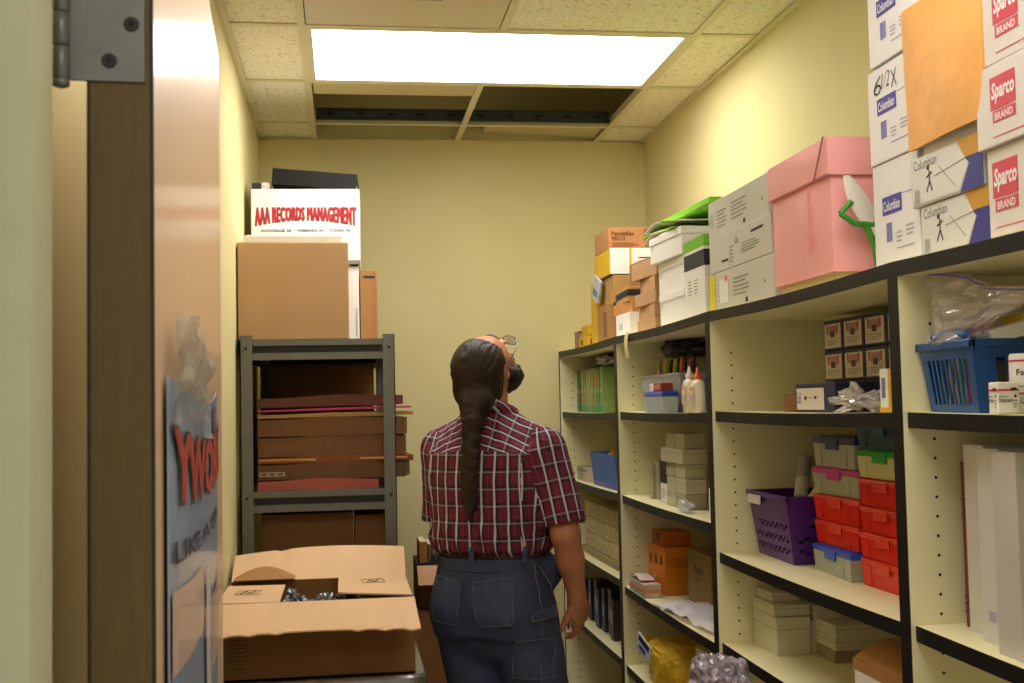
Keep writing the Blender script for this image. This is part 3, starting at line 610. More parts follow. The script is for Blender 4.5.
def pbox(label, x0, y0, y1, z, h, body, lid, rz=0, cat='plastic box', latch=True, group=None, depth=.12):
    t = empty('plastic_box', (x0+depth/2, (y0+y1)/2, z), R(rz), label=label, cat=cat, group=group)
    w_, d_ = depth/2, (y1-y0)/2; mb = MB(); hb = h*.74; k = .93
    outer = [(-w_*k,-d_*k,0),(w_*k,-d_*k,0),(w_*k,d_*k,0),(-w_*k,d_*k,0)]; top = [(-w_*.98,-d_*.98,hb),(w_*.98,-d_*.98,hb),(w_*.98,d_*.98,hb),(-w_*.98,d_*.98,hb)]
    q = .93; inn = [(x*q, y*q, .002) for x, y, _ in outer]; int_ = [(x*q, y*q, hb) for x, y, _ in top]
    vs = outer+top+inn+int_
    fs = [(0,3,2,1)]+[(i,(i+1)%4,(i+1)%4+4,i+4) for i in range(4)]+[(8,9,10,11)]+[(8+(i+1)%4,8+i,12+i,12+(i+1)%4) for i in range(4)]+[(4+i,4+(i+1)%4,12+(i+1)%4,12+i) for i in range(4)]
    mb.poly(vs, fs, body)
    for s in (-.6, .6): mb.box(-w_*.97-.0012, -w_*.94, s*d_-.002, s*d_+.002, .004, hb, body)
    mb.build('container', t)
    mb = MB(); mb.box(-w_, w_, -d_, d_, hb, h-.003, lid, b=.003); mb.box(-w_*.86, w_*.86, -d_*.88, d_*.88, h-.0032, h-.0005, lid, b=.001); mb.build('lid', t)
    if latch: mb = MB(); mb.box(-w_-.004, -w_, -d_*.28, d_*.28, hb-.012, h-.006, lid, b=.0015); mb.build('latch', t)
    mb = MB(); rr = random.Random(int(z*997+y0*31))
    for _ in range(7):
        a, c2 = rr.uniform(-.5,.5)*w_*1.3, rr.uniform(-.5,.5)*d_*1.3; hh = hb*rr.uniform(.3,.8)
        mb.box(a-w_*.2, a+w_*.2, c2-d_*.2, c2+d_*.2, .003, hh, body_fill[0])
    return t, mb
body_fill = [mat('#8b8f86', .6)]
RED, REDL = mat('#d8301f', .28, trans=.0), mat('#e2402a', .25)
cb = mat('#b9bba8', .3, alpha=.8)
def put(label, x0, y0, y1, z, h, body, lid, fill, **k):
    body_fill[0] = fill; t, mb = pbox(label, x0, y0, y1, z, h, body, lid, **k)
    mb.build('contents', t)
REDT = film('red_clear_plastic', '#f03a24', .78, .15, .9)
z = 1.219
for k, (h_, lb, bd, ld, fl) in enumerate(((.060, 'clear plastic box with royal blue lid at the foot of the left column', cb, mat('#2a50c8', .3), mat('#c5c8bb', .6)),
    (.053, 'translucent red box, lower one in the left column', REDT, REDL, mat('#8e2018', .5)), (.057, 'translucent red box, upper one in the left column', REDT, REDL, mat('#8e2018', .5)),
    (.060, 'clear plastic box with pink lid in the left column', cb, mat('#c23a8e', .3), mat('#a9a396', .6)), (.068, 'clear plastic box with dark blue lid on top of the left column', cb, mat('#26345f', .3), mat('#cfcabc', .6)))):
    put(lb, 1.048+(-.012 if k == 0 else .0), 2.335, 2.565, z, h_, bd, ld, fl, rz=(-3, 0, 1, 2, -1)[k], group='stacked plastic boxes by the purple basket'); z += h_+.0005
z = 1.219
for k, (h_, lb, bd, ld, fl) in enumerate(((.058, 'bright red box at the foot of the right column', REDT, REDL, mat('#8e2018', .5)), (.052, 'translucent red box, second from the bottom of the right column', REDT, REDL, mat('#8e2018', .5)),
    (.052, 'translucent red box, third from the bottom of the right column', REDT, REDL, mat('#8e2018', .5)), (.056, 'translucent red box, fourth from the bottom of the right column', REDT, REDL, mat('#8e2018', .5)),
    (.058, 'plastic box with bright green lid and pale body in the right column', mat('#c9c58c', .4), mat('#1fa03a', .3), mat('#c9c58c', .5)), (.052, 'dark teal blue box topping the right column', mat('#17435c', .35), mat('#1b5674', .35), mat('#17435c', .5)))):
    put(lb, 1.044, 2.110, 2.320, z, h_, bd, ld, fl, rz=(0, 1, -1, 0, 1, 0)[k], group='stacked plastic boxes by the purple basket'); z += h_+.0005
OFFW = mat('#d6d0b6', .6, var=.04)
def wlab(a, n, w, d, h): a.rect(0, h*.68, d, .001, mat('#9c957c', .7)); n.rect(0, h*.68, w, .001, mat('#9c957c', .7))
g = 'off white boxes stacked on the low shelf'
carton('white_box', 'tall off white box at the left of the low shelf', 'box', 1.0, 1.085, 2.70, 2.86, .995, 1.085, OFFW, wlab, g)
carton('white_box', 'off white box stacked on the tall box at left', 'box', 1.0, 1.09, 2.71, 2.86, 1.086, 1.112, OFFW, wlab, g)
carton('white_box', 'small off white box topping the left stack', 'box', 1.01, 1.08, 2.75, 2.86, 1.113, 1.135, OFFW, wlab, g)
carton('white_box', 'off white box just right of the left stack', 'box', 1.088, 1.15, 2.705, 2.86, .995, 1.075, OFFW, wlab, g)
carton('white_box', 'off white box lying behind the left stack', 'box', 1.095, 1.19, 2.70, 2.86, 1.076, 1.11, OFFW, wlab, g)
for k in range(3): carton('white_box', 'flat off white box, %s of the right hand stack' % ('bottom', 'middle', 'top')[k], 'box', 1.10, 1.285, 2.60-.005*k, 2.74, .995+.029*k, 1.0235+.029*k, (OFFW if k else mat('#a39370', .7)), wlab, g)
def brl(a, n, w, d, h): a.rect(.012, .01, .12, h*.72, WHITE); a.bars(.085, h*.15, .035, h*.5, INK); a.rect(.055, h*.3, .006, h*.3, INK, .0008); a.lines(.02, h*.1, .03, h*.5, 5, GREY_INK)
bx = carton('shipping_box', 'brown cardboard box with white barcode label on the low shelf', 'carton', .955, 1.2, 1.93, 2.175, .995, 1.105, mat('#a97844', .85, var=.08), brl)
mb = MB(); mb.sheet(lambda u, v: (-.12+.11*v, .12-.24*u, .0+.03*math.sin(v*2.2)), 8, 6, mat('#a97844', .85, var=.08), thick=.003); mb.sheet(lambda u, v: (.12-.11*v, -.12+.24*u, .0+.018*math.sin(v*2.2)), 8, 6, mat('#a97844', .85, var=.08), thick=.003); o = mb.build('top_flap', bx); o.location = (0, 0, .112)

# ---------------------------------------------------------------- third bay
bn = empty('storage_bin', (1.13, 3.65, 1.569), label='clear plastic bin holding markers, scissors and a pink ruler', cat='bin')
mb = MB(); a, c, h = .14, .235, .118
def tray(mb, a, c, h, m, t=.002, k=.93):
    o = [(-a*k,-c*k,0),(a*k,-c*k,0),(a*k,c*k,0),(-a*k,c*k,0),(-a,-c,h),(a,-c,h),(a,c,h),(-a,c,h)]
    i = [(x*(1-t/a), y*(1-t/c), z+(t if z == 0 else 0)) for x, y, z in o]
    mb.poly(o+i, [(0,3,2,1)]+[(q,(q+1)%4,(q+1)%4+4,q+4) for q in range(4)]+[(8,9,10,11)]+[(8+(q+1)%4,8+q,12+q,12+(q+1)%4) for q in range(4)]+[(4+q,4+(q+1)%4,12+(q+1)%4,12+q) for q in range(4)], m)
tray(mb, a, c, h, CLEARBOX); mb.build('bin_body', bn)
mb = MB()
for q in ((-a-.006,a+.006,-c-.006,-c+.001),(-a-.006,a+.006,c-.001,c+.006),(-a-.006,-a+.001,-c-.006,c+.006),(a-.001,a+.006,-c-.006,c+.006)): mb.box(*q, h-.005, h+.001, CLEARBOX)
mb.build('rim', bn)
rnd = random.Random(11); kc = [('#b7c232','yellow green marker'),('#27262b','black marker'),('#d8cf3a','yellow marker'),('#1f3f78','blue marker'),('#c8c23c','lime marker'),('#2a6f9e','light blue marker'),('#e07a3c','orange marker'),('#7e2030','dark red marker')]
for k in range(8):
    mb = MB(); m_ = mat(kc[k][0], .35); mb.lathe([(.006,0),(.0075,.003),(.0075,.085),(.0085,.086),(.0085,.122),(.006,.126)], m_, 12)
    o = mb.build('marker_pen', loc=(1.03+.03*(k % 2), 3.83-.045*k, 1.615)); o.rotation_euler = (R(rnd.uniform(-8, 8)), R(rnd.uniform(0, 10)), 0); tag(o, kc[k][1]+' standing in the clear bin', 'marker', 'markers in the clear bin')
mb = MB(); mb.box(-.002, .002, -.012, .012, 0, .135, mat('#e0559a', .4), b=.0008); o = mb.build('ruler', loc=(1.006, 3.74, 1.573)); o.rotation_euler = (R(14), 0, 0); tag(o, 'pink plastic ruler leaning inside the clear bin', 'ruler')
sc = empty('scissors', (1.04, 3.80, 1.60), label='scissors with orange and white handles in the clear bin', cat='scissors'); sc.rotation_euler = (R(-20), 0, 0)
for s, hc in ((-1, '#d87848'), (1, '#e2d8cc')):
    mb = MB(); mb.tube([(s*.0, s*.018+.016*math.cos(i*.7), .08+.02*math.sin(i*.7)) for i in range(10)], .0035, mat(hc, .4), 8); mb.tube([(0, s*.006, .06), (0, -s*.004, 0)], [.004, .0015], mat('#a9a9ac', .25, .9), 6); mb.build('handle', sc)
body_fill[0] = mat('#56606a', .6)
put('low clear box with blue lid in front of the clear bin', .925, 3.38, 3.60, 1.568, .066, CLEARBOX, mat('#2347b4', .3), mat('#56606a', .6), latch=False, depth=.05)
carton('label_packet', 'red and white label box on the blue lidded container', 'box', .932, .97, 3.42, 3.55, 1.6345, 1.658, mat('#a83a30', .5), lambda a,n,w,d,h: (a.rect(0,0,d*.36,h,WHITE), a.text(d*.04,h*.2,d*.14,h*.6,'A',RED_INK), a.lines(d*.45,h*.2,d*.45,h*.6,3,mat('#e5b9a8',.6))))
def glue(x, y, s, label):
    t = empty('glue_bottle', (x, y, 1.568), label=label, cat='glue bottle', group='white glue bottles'); GW = mat('#ece6da', .4)
    mb = MB(); 
    prof = [(.5,0),(1,.03),(1.0,.62),(.85,.68),(.4,.72),(.4,.74)]
    vs = []; n = 20
    for r_, zz in prof:
        for j in range(n): vs.append((.018*r_*math.cos(2*math.pi*j/n), .027*r_*math.sin(2*math.pi*j/n), zz*.13*s))
    mb.poly(vs, [(i*n+j, i*n+(j+1)%n, (i+1)*n+(j+1)%n, (i+1)*n+j) for i in range(len(prof)-1) for j in range(n)]+[tuple(range(n))[::-1]], GW, smooth=True)
    mb.box(-.019, -.0178, -.016, .016, .025, .075*s, mat('#e3cfa8', .5)); mb.box(-.0194, -.019, -.014, .014, .064*s, .072*s, mat('#dba24a', .5)); mb.box(-.0194, -.019, -.012, .012, .03, .05, mat('#b9b4b0', .5)); mb.build('bottle', t)
    mb = MB(); mb.lathe([(.011,0),(.011,.012),(.006,.014),(.0035,.032),(.002,.033)], mat('#e6d8c8', .4) if s > 1 else mat('#d9622c', .4), 16, Matrix.Translation((0,0,.094*s))); mb.build('nozzle', t)
glue(.945, 3.165, 1.03, 'white glue bottle with pale nozzle, left of the pair'); glue(.947, 3.095, .98, 'white glue bottle with orange nozzle, right of the pair')
crumple('fabric_bag', 'dark navy bag filling the space above the clear bin', 'bag', (1.10, 3.66, 1.745), (.09, .24, .038), mat('#161a2c', .5, bump=.3, bscale=40), 9, .3)
crumple('cloth_bundle', 'dark blue crumpled bundle behind the glue bottles', 'bag', (1.08, 3.24, 1.569), (.07, .13, .10), mat('#173a5c', .45, bump=.3, bscale=30), 12, .5)
mb = MB(); mb.sheet(lambda u, v: (-.006*math.sin(3*v), -.0+.045*u+.004*math.sin(6*v), -.085*v), 4, 10, mat('#cbb98c', .6), thick=.0015); tag(mb.build('paper_strip', loc=(.912, 3.72, 1.83)), 'cream paper strip hanging over the front edge of the bookcase top', 'paper strip')

g = 'little white boxes stacked in a column'
LW = mat('#bdb89c', .6, var=.05); zz = 1.287; rr = random.Random(2)
for r in range(5):
    h_ = .043
    for c_ in range(2):
        if r == 3:
            if c_ == 0: carton('slide_box', 'long white box lying across the two columns of little boxes', 'box', .965, 1.04, 3.325, 3.565, zz, zz+h_, LW, wlab, g)
            continue
        y = 3.34+.105*c_+rr.uniform(-.004, .004)
        carton('slide_box', 'little white box, %s column, %s row' % (('right', 'left')[c_], ('bottom', 'second', 'third', '', 'top')[r]), 'box', .975, 1.04, y, y+.095, zz, zz+h_, (LW if (r+c_) % 3 else mat('#a9a48c', .6)), wlab, g)
    zz += h_+.001
carton('slide_box', 'black and white box standing left of the little white boxes', 'box', .985, 1.03, 3.575, 3.65, 1.287, 1.42, WHITE, lambda a,n,w,d,h: (a.rect(0,h*.45,d,h*.55,INK), a.lines(d*.2,h*.1,d*.6,h*.25,4,GREY_INK), n.rect(0,h*.45,w,h*.55,INK)))
for k in range(3): carton('slide_box', 'grey white upright box, %s of three at the left' % ('farthest', 'middle', 'nearest')[k], 'box', .985+.01*k, 1.05, 3.75-.042*k, 3.788-.042*k, 1.287, 1.40+.012*k, mat('#a8a285', .6, var=.05), wlab, 'grey white upright boxes')
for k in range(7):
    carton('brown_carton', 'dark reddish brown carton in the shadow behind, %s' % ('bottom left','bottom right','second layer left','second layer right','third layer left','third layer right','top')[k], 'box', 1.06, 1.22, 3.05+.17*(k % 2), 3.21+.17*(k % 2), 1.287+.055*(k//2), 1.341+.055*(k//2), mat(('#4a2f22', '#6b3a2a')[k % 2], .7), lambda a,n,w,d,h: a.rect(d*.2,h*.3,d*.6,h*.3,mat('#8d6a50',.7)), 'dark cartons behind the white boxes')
crumple('plastic_bag', 'small clear bag of scraps at the foot of the white box columns', 'plastic bag', (.948, 3.26, 1.287), (.02, .06, .022), CLEAR, 7, .8)
carton('file_tab_box', 'thin yellow and white packet at the right end of the middle shelf', 'packet', .935, .96, 2.925, 2.985, 1.287, 1.375, mat('#c8b25c', .6), lambda a,n,w,d,h: (a.rect(0,0,d*.6,h,WHITE)))
carton('file_tab_box', 'tall thin white packet behind the yellow and white packet', 'packet', .965, .985, 2.93, 3.0, 1.287, 1.44, mat('#bcc3c4', .6), None)
ORG = mat('#d97f1c', .5, var=.05)
def orange(a, n, w, d, h):
    for k in range(3): a.rect(d*(.12+.3*k), h*.62, d*.12, h*.2, mat('#7a3510', .6))
    a.rect(d*.3, h*.3, d*.15, h*.1, mat('#b8c4a8', .6)); n.lines(w*.3, h*.6, w*.5, h*.2, 4, mat('#a45a14', .6)); n.rect(w*.65, h*.12, w*.2, h*.15, mat('#b8c4a8', .6)); n.rect(w*.72, h*.13, w*.05, h*.13, INK, .0008)
carton('battery_box', 'orange box with dark windows standing on the shelf', 'box', .995, 1.105, 3.69, 3.85, .982, 1.135, ORG, orange, rz=R(5))
carton('battery_box', 'smaller orange box with dark opening, on top of the larger orange box', 'box', 1.005, 1.10, 3.72, 3.85, 1.136, 1.18, mat('#c86a18', .5, var=.05), lambda a,n,w,d,h: (a.rect(d*.45,h*.3,d*.3,h*.6,mat('#6a2c10',.6)), a.rect(d*.2,0,.002,h,mat('#6a2c10',.6))))
TB = mat('#c9b4a4', .5, var=.3, vscale=18)
carton('tissue_box', 'pastel printed tissue box at the left end of the shelf', 'box', .926, .98, 3.66, 3.855, .982, 1.025, TB, lambda a,n,w,d,h: (a.rect(0,h*.0,d,h*.25,mat('#88aeb0',.5)), a.rect(0,h*.35,d,h*.3,mat('#cf8a5a',.5)), n.rect(0,h*.35,w,h*.3,mat('#cf8a5a',.5))))
mb = MB(); mb.sheet(lambda u, v: (-.03+.05*v, .07-.15*u, .006+.012*math.sin(3.1*u)*(1-.4*v)), 8, 4, mat('#d9c3bd', .5), thick=.002); tag(mb.build('tissue_pack', loc=(.955, 3.79, 1.026)), 'pale pink soft pack lying on the pastel tissue box', 'packet')
carton('brown_carton', 'dim tan carton lettered Pen at the right of the orange box', 'carton', 1.04, 1.20, 3.33, 3.56, .982, 1.150, mat('#8a7440', .8, var=.05), lambda a,n,w,d,h: (a.text(d*.3,h*.62,d*.4,h*.13,'Pent',INK), a.lines(d*.35,h*.5,d*.3,h*.06,1,INK)))
mb = MB(); mb.sheet(lambda u, v: (-.10+.2*v, -.15+.3*u, .003+.0*u), 6, 4, mat('#dcd8dc', .6), thick=.003); o = mb.build('paper_sheet', loc=(1.04, 3.40, .985), rz=R(12)); tag(o, 'white sheet of paper lying on the shelf under the clear bag', 'paper')
mb = MB()
def pbf(u, v): return (-.10+.20*v, -.24+.48*u, .012+.022*noise.noise(Vector((u*7, v*5, 2)))+.02*math.sin(math.pi*u)*math.sin(math.pi*v))
mb.sheet(pbf, 24, 14, film('soft_clear_bag', '#f2f0fa', .75, .1, .7)); tag(mb.build('plastic_bag', loc=(1.03, 3.22, .985), rz=R(4)), 'flat wrinkled clear plastic bag spread on the shelf', 'plastic bag')
# bottom shelf of the third bay
YP = mat('#e2b92c', .5, var=.14, vscale=20, bump=.5, bscale=12)
crumple('wrapped_package', 'yellow plastic wrapped package on the lower shelf', 'package', (1.04, 3.60, .720), (.11, .17, .080), YP, 21, .14, boxy=.5)
mb = MB(); mb.box(-.05, .05, -.002, .002, 0, .055, mat('#d9dce6', .5), b=.001); mb.box(-.04, .04, -.0028, -.002, .032, .05, INK); mb.box(-.03, .02, -.0028, -.002, .008, .022, PURPLE_INK); o = mb.build('label_card', loc=(.925, 3.70, .80), rz=R(-80)); o.rotation_euler.y = R(22); tag(o, 'white label card with black bar on the yellow package', 'label')
mb = MB(); mb.sheet(lambda u, v: (-.04+.08*v, .08-.16*u, .02*math.sin(2.5*u)), 8, 5, mat('#d3ab1e', .5, var=.1), thick=.004); o = mb.build('yellow_envelope', loc=(.975, 3.80, .80)); o.rotation_euler = (R(20), R(20), 0); tag(o, 'yellow padded envelope leaning on the yellow package', 'envelope')
carton('white_box', 'white box with faint print at the right end of the lower shelf', 'box', .985, 1.1, 3.12, 3.32, .83, .90, mat('#c5b98f', .6), lambda a,n,w,d,h: (a.text(d*.2,h*.35,d*.5,h*.25,'SONY',mat('#a4584e',.6)) if False else a.lines(d*.2,h*.3,d*.6,h*.3,2,mat('#a4584e',.6))))
carton('storage_box', 'dim grey box under the white box on the lower shelf', 'box', .985, 1.15, 3.11, 3.34, .720, .829, mat('#8e8568', .7), None)
carton('storage_box', 'long pale box behind the yellow package', 'box', 1.15, 1.27, 3.40, 3.80, .720, .885, mat('#a89c74', .7), None)

# ---------------------------------------------------------------- fourth (farthest) bay
gr = [('#5d8a5c', .035), ('#2c5f45', .018), ('#a3a860', .05), ('#7fa56e', .035), ('#b0b896', .03), ('#b9b86a', .035), ('#9aa862', .045), ('#8fa65c', .045), ('#5f9466', .04), ('#8ba862', .05)]
y = 4.975; 
for k, (c_, th) in enumerate(gr):
    y0 = y-th; mb = MB(); m_ = mat(c_, .5, var=.12, vscale=30); hh = .178-.003*(k % 3)
    mb.box(0, .16, 0, th-.004, 0, hh, m_, b=.001); mb.box(.002, .161, .002, th-.006, hh-.003, hh+.0005, mat('#d8d2b4', .8))
    f = Face(mb, (0, th-.004, 0), (0,-1,0), (0,0,1))
    if k in (2, 7, 8): f.rect(.002, hh*(.25 if k == 2 else .6), th-.008, hh*.28, mat('#c98a35', .6))
    f.rect(.002, .0, th-.008, hh*.16, mat('#4c9a7c', .6)); f.rect((th-.004)*.35, hh*.45, (th-.004)*.3, hh*.1, mat('#dfe2c0', .6))
    tag(mb.build('workbook', loc=(.985, y0, 1.5655)), 'green spined workbook, %s from the left on the farthest top shelf' % ('first','second','third','fourth','fifth','sixth','seventh','eighth','ninth','tenth')[k], 'book', 'green workbooks'); y = y0-.014
crumple('fabric_bag', 'dark bag slumped on top of the green workbooks', 'bag', (1.03, 4.58, 1.746), (.05, .28, .025), mat('#2a2733', .5), 4, .6)
crumple('plastic_bag', 'pale plastic wrap beside the dark bag above the green books', 'plastic bag', (.99, 4.42, 1.748), (.03, .13, .02), mat('#a99f8c', .35), 5, .6)
bs = empty('blue_bin', (1.04, 4.33, 1.288), label='translucent blue plastic bin with papers on the farthest bookcase', cat='bin')
mb = MB(); tray(mb, .095, .21, .125, film('blue_clear_plastic', '#4d7fd0', .75, .2, .85), .003, .9); mb.build('bin_body', bs)
mb = MB(); mb.box(-.088, .088, -.19, .19, 0, .016, mat('#1c2f9c', .35), b=.002); mb.build('bin_base', bs)
for k in range(6): carton('note_pad', '%s note pad standing in the blue bin, %s' % (('white','yellow','orange','white','tan','pale')[k], ('leftmost','second','third','fourth','fifth','rightmost')[k]), 'note pad', 1.0, 1.10, 4.44-.05*k, 4.47-.05*k, 1.306, 1.41+.012*(k % 3), mat(('#d8d4c6','#d9b040','#c8702e','#cfcbbd','#b48a58','#c8c09c')[k], .7), None, 'pads in the blue bin')
mb = MB(); mb.sheet(lambda u, v: (.004*math.sin(4*u), -.05+.1*u, .165*v), 4, 4, mat('#b9a45a', .5), thick=.006); tag(mb.build('file_folder', loc=(1.15, 4.33, 1.304)), 'yellow file folder standing behind the blue bin pads', 'folder')
for k in range(4): carton('crayon_box', 'small pastel box, %s of four left of the blue bin' % ('farthest','second','third','nearest')[k], 'box', .95, 1.0, 4.79-.052*k, 4.835-.052*k, 1.288, 1.345, mat(('#b8ad7c','#7fa8a0','#c9a3a0','#c9c2a0')[k], .6), lambda a,n,w,d,h: a.rect(0,h*.7,d,h*.1,mat('#8a5a5a',.6)), 'small pastel boxes')
g = 'cream card boxes in rows on the farthest bookcase'
for r in range(3):
    for c_ in range(7):
        y1 = 4.86-.092*c_
        carton('card_box', 'cream card box, %s row, %s from the left' % (('bottom','middle','top')[r], ('first','second','third','fourth','fifth','sixth','seventh')[c_]), 'box', .985, 1.08, y1-.089, y1, 1.016+.062*r, 1.0765+.062*r, mat(('#cbbb86','#c2b07a','#d3c492')[(r+c_) % 3], .7), lambda a,n,w,d,h: (a.rect(d*.08,h*.1,d*.84,h*.78,mat('#dacb9e',.7)), a.lines(d*.2,h*.3,d*.5,h*.35,2,mat('#a08d60',.7))), g)
carton('wooden_tray', 'shallow grey wooden tray under the rows of cream card boxes', 'tray', .965, 1.12, 4.2, 4.885, .994, 1.0155, mat('#9c8a68', .7, var=.08), None, seam=False)
for k in range(7):
    c_ = ('#1b2244','#23284a','#5a2a30','#1a2d5c','#2a2230','#1d2f6a','#392428')[k]
    mb = MB(); mb.box(0, .2, 0, .055, 0, .15+.012*(k % 3), mat(c_, .45), b=.002); f = Face(mb, (0,.055,0), (0,-1,0), (0,0,1)); f.rect(.012, .06, .03, .05, mat('#9aa0a4', .6))
    o = mb.build('dark_binder', loc=(.965+.006*(k % 3), 4.80-.085*k, .7255)); o.rotation_euler.x = R(-6 if k % 2 else 3) * 0; tag(o, '%s binder, %s from the left on the shadowy lower shelf' % ('dark red' if c_ in ('#5a2a30', '#392428') else 'dark blue' if c_ != '#2a2230' else 'black', ('first','second','third','fourth','fifth','sixth','seventh')[k]), 'binder', 'dark binders')

# plastic wrapped bundle standing in the aisle
carton('floor_carton', 'brown carton on the floor under the plastic wrapped bundle', 'carton', .64, .89, 2.30, 2.62, 0, .865, CARD, None)
cr_ = crumple('wrapped_bundle', 'bundle in crinkled shiny clear plastic before the bookcases', 'package', (.790, 2.46, .865), (.075, .14, .118), mat('#8a8090', .25, .15, var=.5, vscale=60, bump=1.0, bscale=45), 30, .28, n=5)

# ---------------------------------------------------------------- steel shelving on the left and its load
ss = empty('steel_shelving', (-.0865, 4.33, 0), label='dark grey steel shelving rack by the left wall, boxes on top', cat='shelving')
X0, X1, Y0, Y1 = -.2475, .2475, -.47, .47
for sx in (-1, 1):
    for sy in (-1, 1):
        mb = MB(); x, y = sx*.2475, sy*.47
        mb.box(min(x, x-sx*.039), max(x, x-sx*.039), min(y, y-sy*.003), max(y, y-sy*.003), 0, 1.842, STEEL); mb.box(min(x, x-sx*.003), max(x, x-sx*.003), min(y, y-sy*.039), max(y, y-sy*.039), 0, 1.842, STEEL)
        if sy < 0:
            for z in (1.80, 1.32, .84): mb.lathe([(.005,0),(.005,.0025),(.003,.004)], mat('#2b2d2f', .4, .7), 10, Matrix.Translation((x-sx*.018, y, z)) @ Matrix.Rotation(R(90), 4, 'X'))
        mb.build('post', ss)
for z in (1.828, 1.340, .86, .36):
    mb = MB(); a, c = .244, .466
    mb.box(-a, a, -c, c, z-.003, z, STEEL)
    for y in (-c, c-.004): mb.box(-.208, .208, y, y+.004, z-.020, z-.003, STEEL); mb.box(-.208, .208, y+(.012 if y < 0 else -.012), y+(.016 if y < 0 else -.008), z-.046, z-.018, mat('#26282a', .5, .3)); mb.box(-.208, .208, y-(.002 if y < 0 else -.002), y+.004, z-.066, z-.044, STEEL); mb.box(-.208, .208, min(y, y+.014), max(y, y+.018), z-.046, z-.043, STEEL)  # dark web between the lips: recess shade put into its colour
    for x in (-a, a-.004): mb.box(x, x+.004, -.43, .43, z-.06, z-.003, STEEL)
    mb.build('shelf', ss)
# portfolios on the middle shelf
def folder(z0, z1, x0, x1, y, m, label, tilt=0, edge=None, rag=0, name='portfolio', group='large folders stacked on the rack'):
    mb = MB(); n = 14; rr = random.Random(int(z0*1000))
    offs = [rr.uniform(-1, 1)*rag for _ in range(n+1)]
    h = z1-z0; w_ = x1-x0
    def tp(u, v): return (x0+w_*u+offs[int(v*n)]*(u > .99), y+.62*v+.004*math.sin(9*u), z1+tilt*(u-.5)-.004*math.sin(7*u+1)*min(1, h*30))
    def bt(u, v): return (x0+w_*u+offs[int(v*n)]*(u > .99), y+.62*v+.004*math.sin(9*u), z0+tilt*(u-.5))
    P = [[tp(i/12, j/n) for j in range(n+1)] for i in range(13)]; Q = [[bt(i/12, j/n) for j in range(n+1)] for i in range(13)]
    vs = [p for r in P for p in r]+[p for r in Q for p in r]; N = 13*(n+1); ix = lambda i, j: i*(n+1)+j
    fs = []
    for i in range(12):
        for j in range(n): fs += [(ix(i,j), ix(i+1,j), ix(i+1,j+1), ix(i,j+1)), (N+ix(i,j), N+ix(i,j+1), N+ix(i+1,j+1), N+ix(i+1,j))]
        fs += [(ix(i,0), N+ix(i,0), N+ix(i+1,0), ix(i+1,0)), (ix(i+1,n), N+ix(i+1,n), N+ix(i,n), ix(i,n))]
    for j in range(n): fs += [(ix(0,j+1), N+ix(0,j+1), N+ix(0,j), ix(0,j)), (ix(12,j), N+ix(12,j), N+ix(12,j+1), ix(12,j+1))]
    mb.poly(vs, fs, m)
    if edge: 
        mb.box(x0+.003, x1-.004, y-.001, y+.004, z0+h*.4+0*tilt, z0+h*.4+.006, edge)
    tag(mb.build(name), label, 'folder', group)
BR = mat('#7a5230', .6, var=.10, vscale=18, stretch=(.3,1,3)); BR2 = mat('#684628', .6, var=.1, vscale=18)
folder(1.3405, 1.372, -.285, .105, 3.915, mat('#b45a4c', .6), 'rose red folder at the very bottom of the folder stack', name='folder')
folder(1.373, 1.425, -.285, .210, 3.92, BR2, 'worn brown portfolio with small label, just above the rose red folder', rag=.02)
mb = MB(); mb.box(0, .082, -.001, 0, 0, .014, mat('#b6a58c', .7)); 
for k in range(3): mb.box(.006+.026*k, .024+.026*k, -.0014, -.001, .003, .011, mat('#6d5a46', .7))
lb = mb.build('label_sticker', loc=(-.28, 3.917, 1.385)); lb.parent = [o for o in bpy.data.objects if o.name == 'portfolio'][0]; lb['label'] = 'small printed label'
folder(1.426, 1.446, -.285, .205, 3.925, mat('#8a4c1e', .6), 'thin orange brown folder with a pale edge in the stack', edge=mat('#d79a58', .6), rag=.015)
folder(1.447, 1.513, -.285, .200, 3.93, BR, 'thick brown accordion portfolio, lower of the two', rag=.006)
folder(1.514, 1.572, -.285, .202, 3.925, BR, 'thick brown accordion portfolio, upper of the two', rag=.006)
folder(1.575, 1.588, -.285, .218, 3.93, mat('#c29a62', .6), 'thin tan folder in the upper part of the stack', tilt=.003, rag=.004, name='folder')
folder(1.597, 1.604, -.285, .215, 3.915, mat('#c8307e', .5), 'bright magenta folder sticking out near the top of the stack', tilt=.006, name='folder')
folder(1.610, 1.644, -.285, .190, 3.93, mat('#6b3c2c', .6, var=.06), 'dark maroon portfolio on top of the stack', tilt=.006, rag=.004)
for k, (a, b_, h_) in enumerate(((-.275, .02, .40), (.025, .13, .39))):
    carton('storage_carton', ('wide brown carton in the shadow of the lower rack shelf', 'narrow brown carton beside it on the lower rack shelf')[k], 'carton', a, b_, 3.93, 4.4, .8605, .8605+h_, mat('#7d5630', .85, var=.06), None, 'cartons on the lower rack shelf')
carton('storage_carton', 'brown carton standing deep on the upper rack shelf behind the folders', 'carton', -.29, .11, 4.58, 4.78, 1.3405, 1.765, mat('#8f6a3e', .85), None)
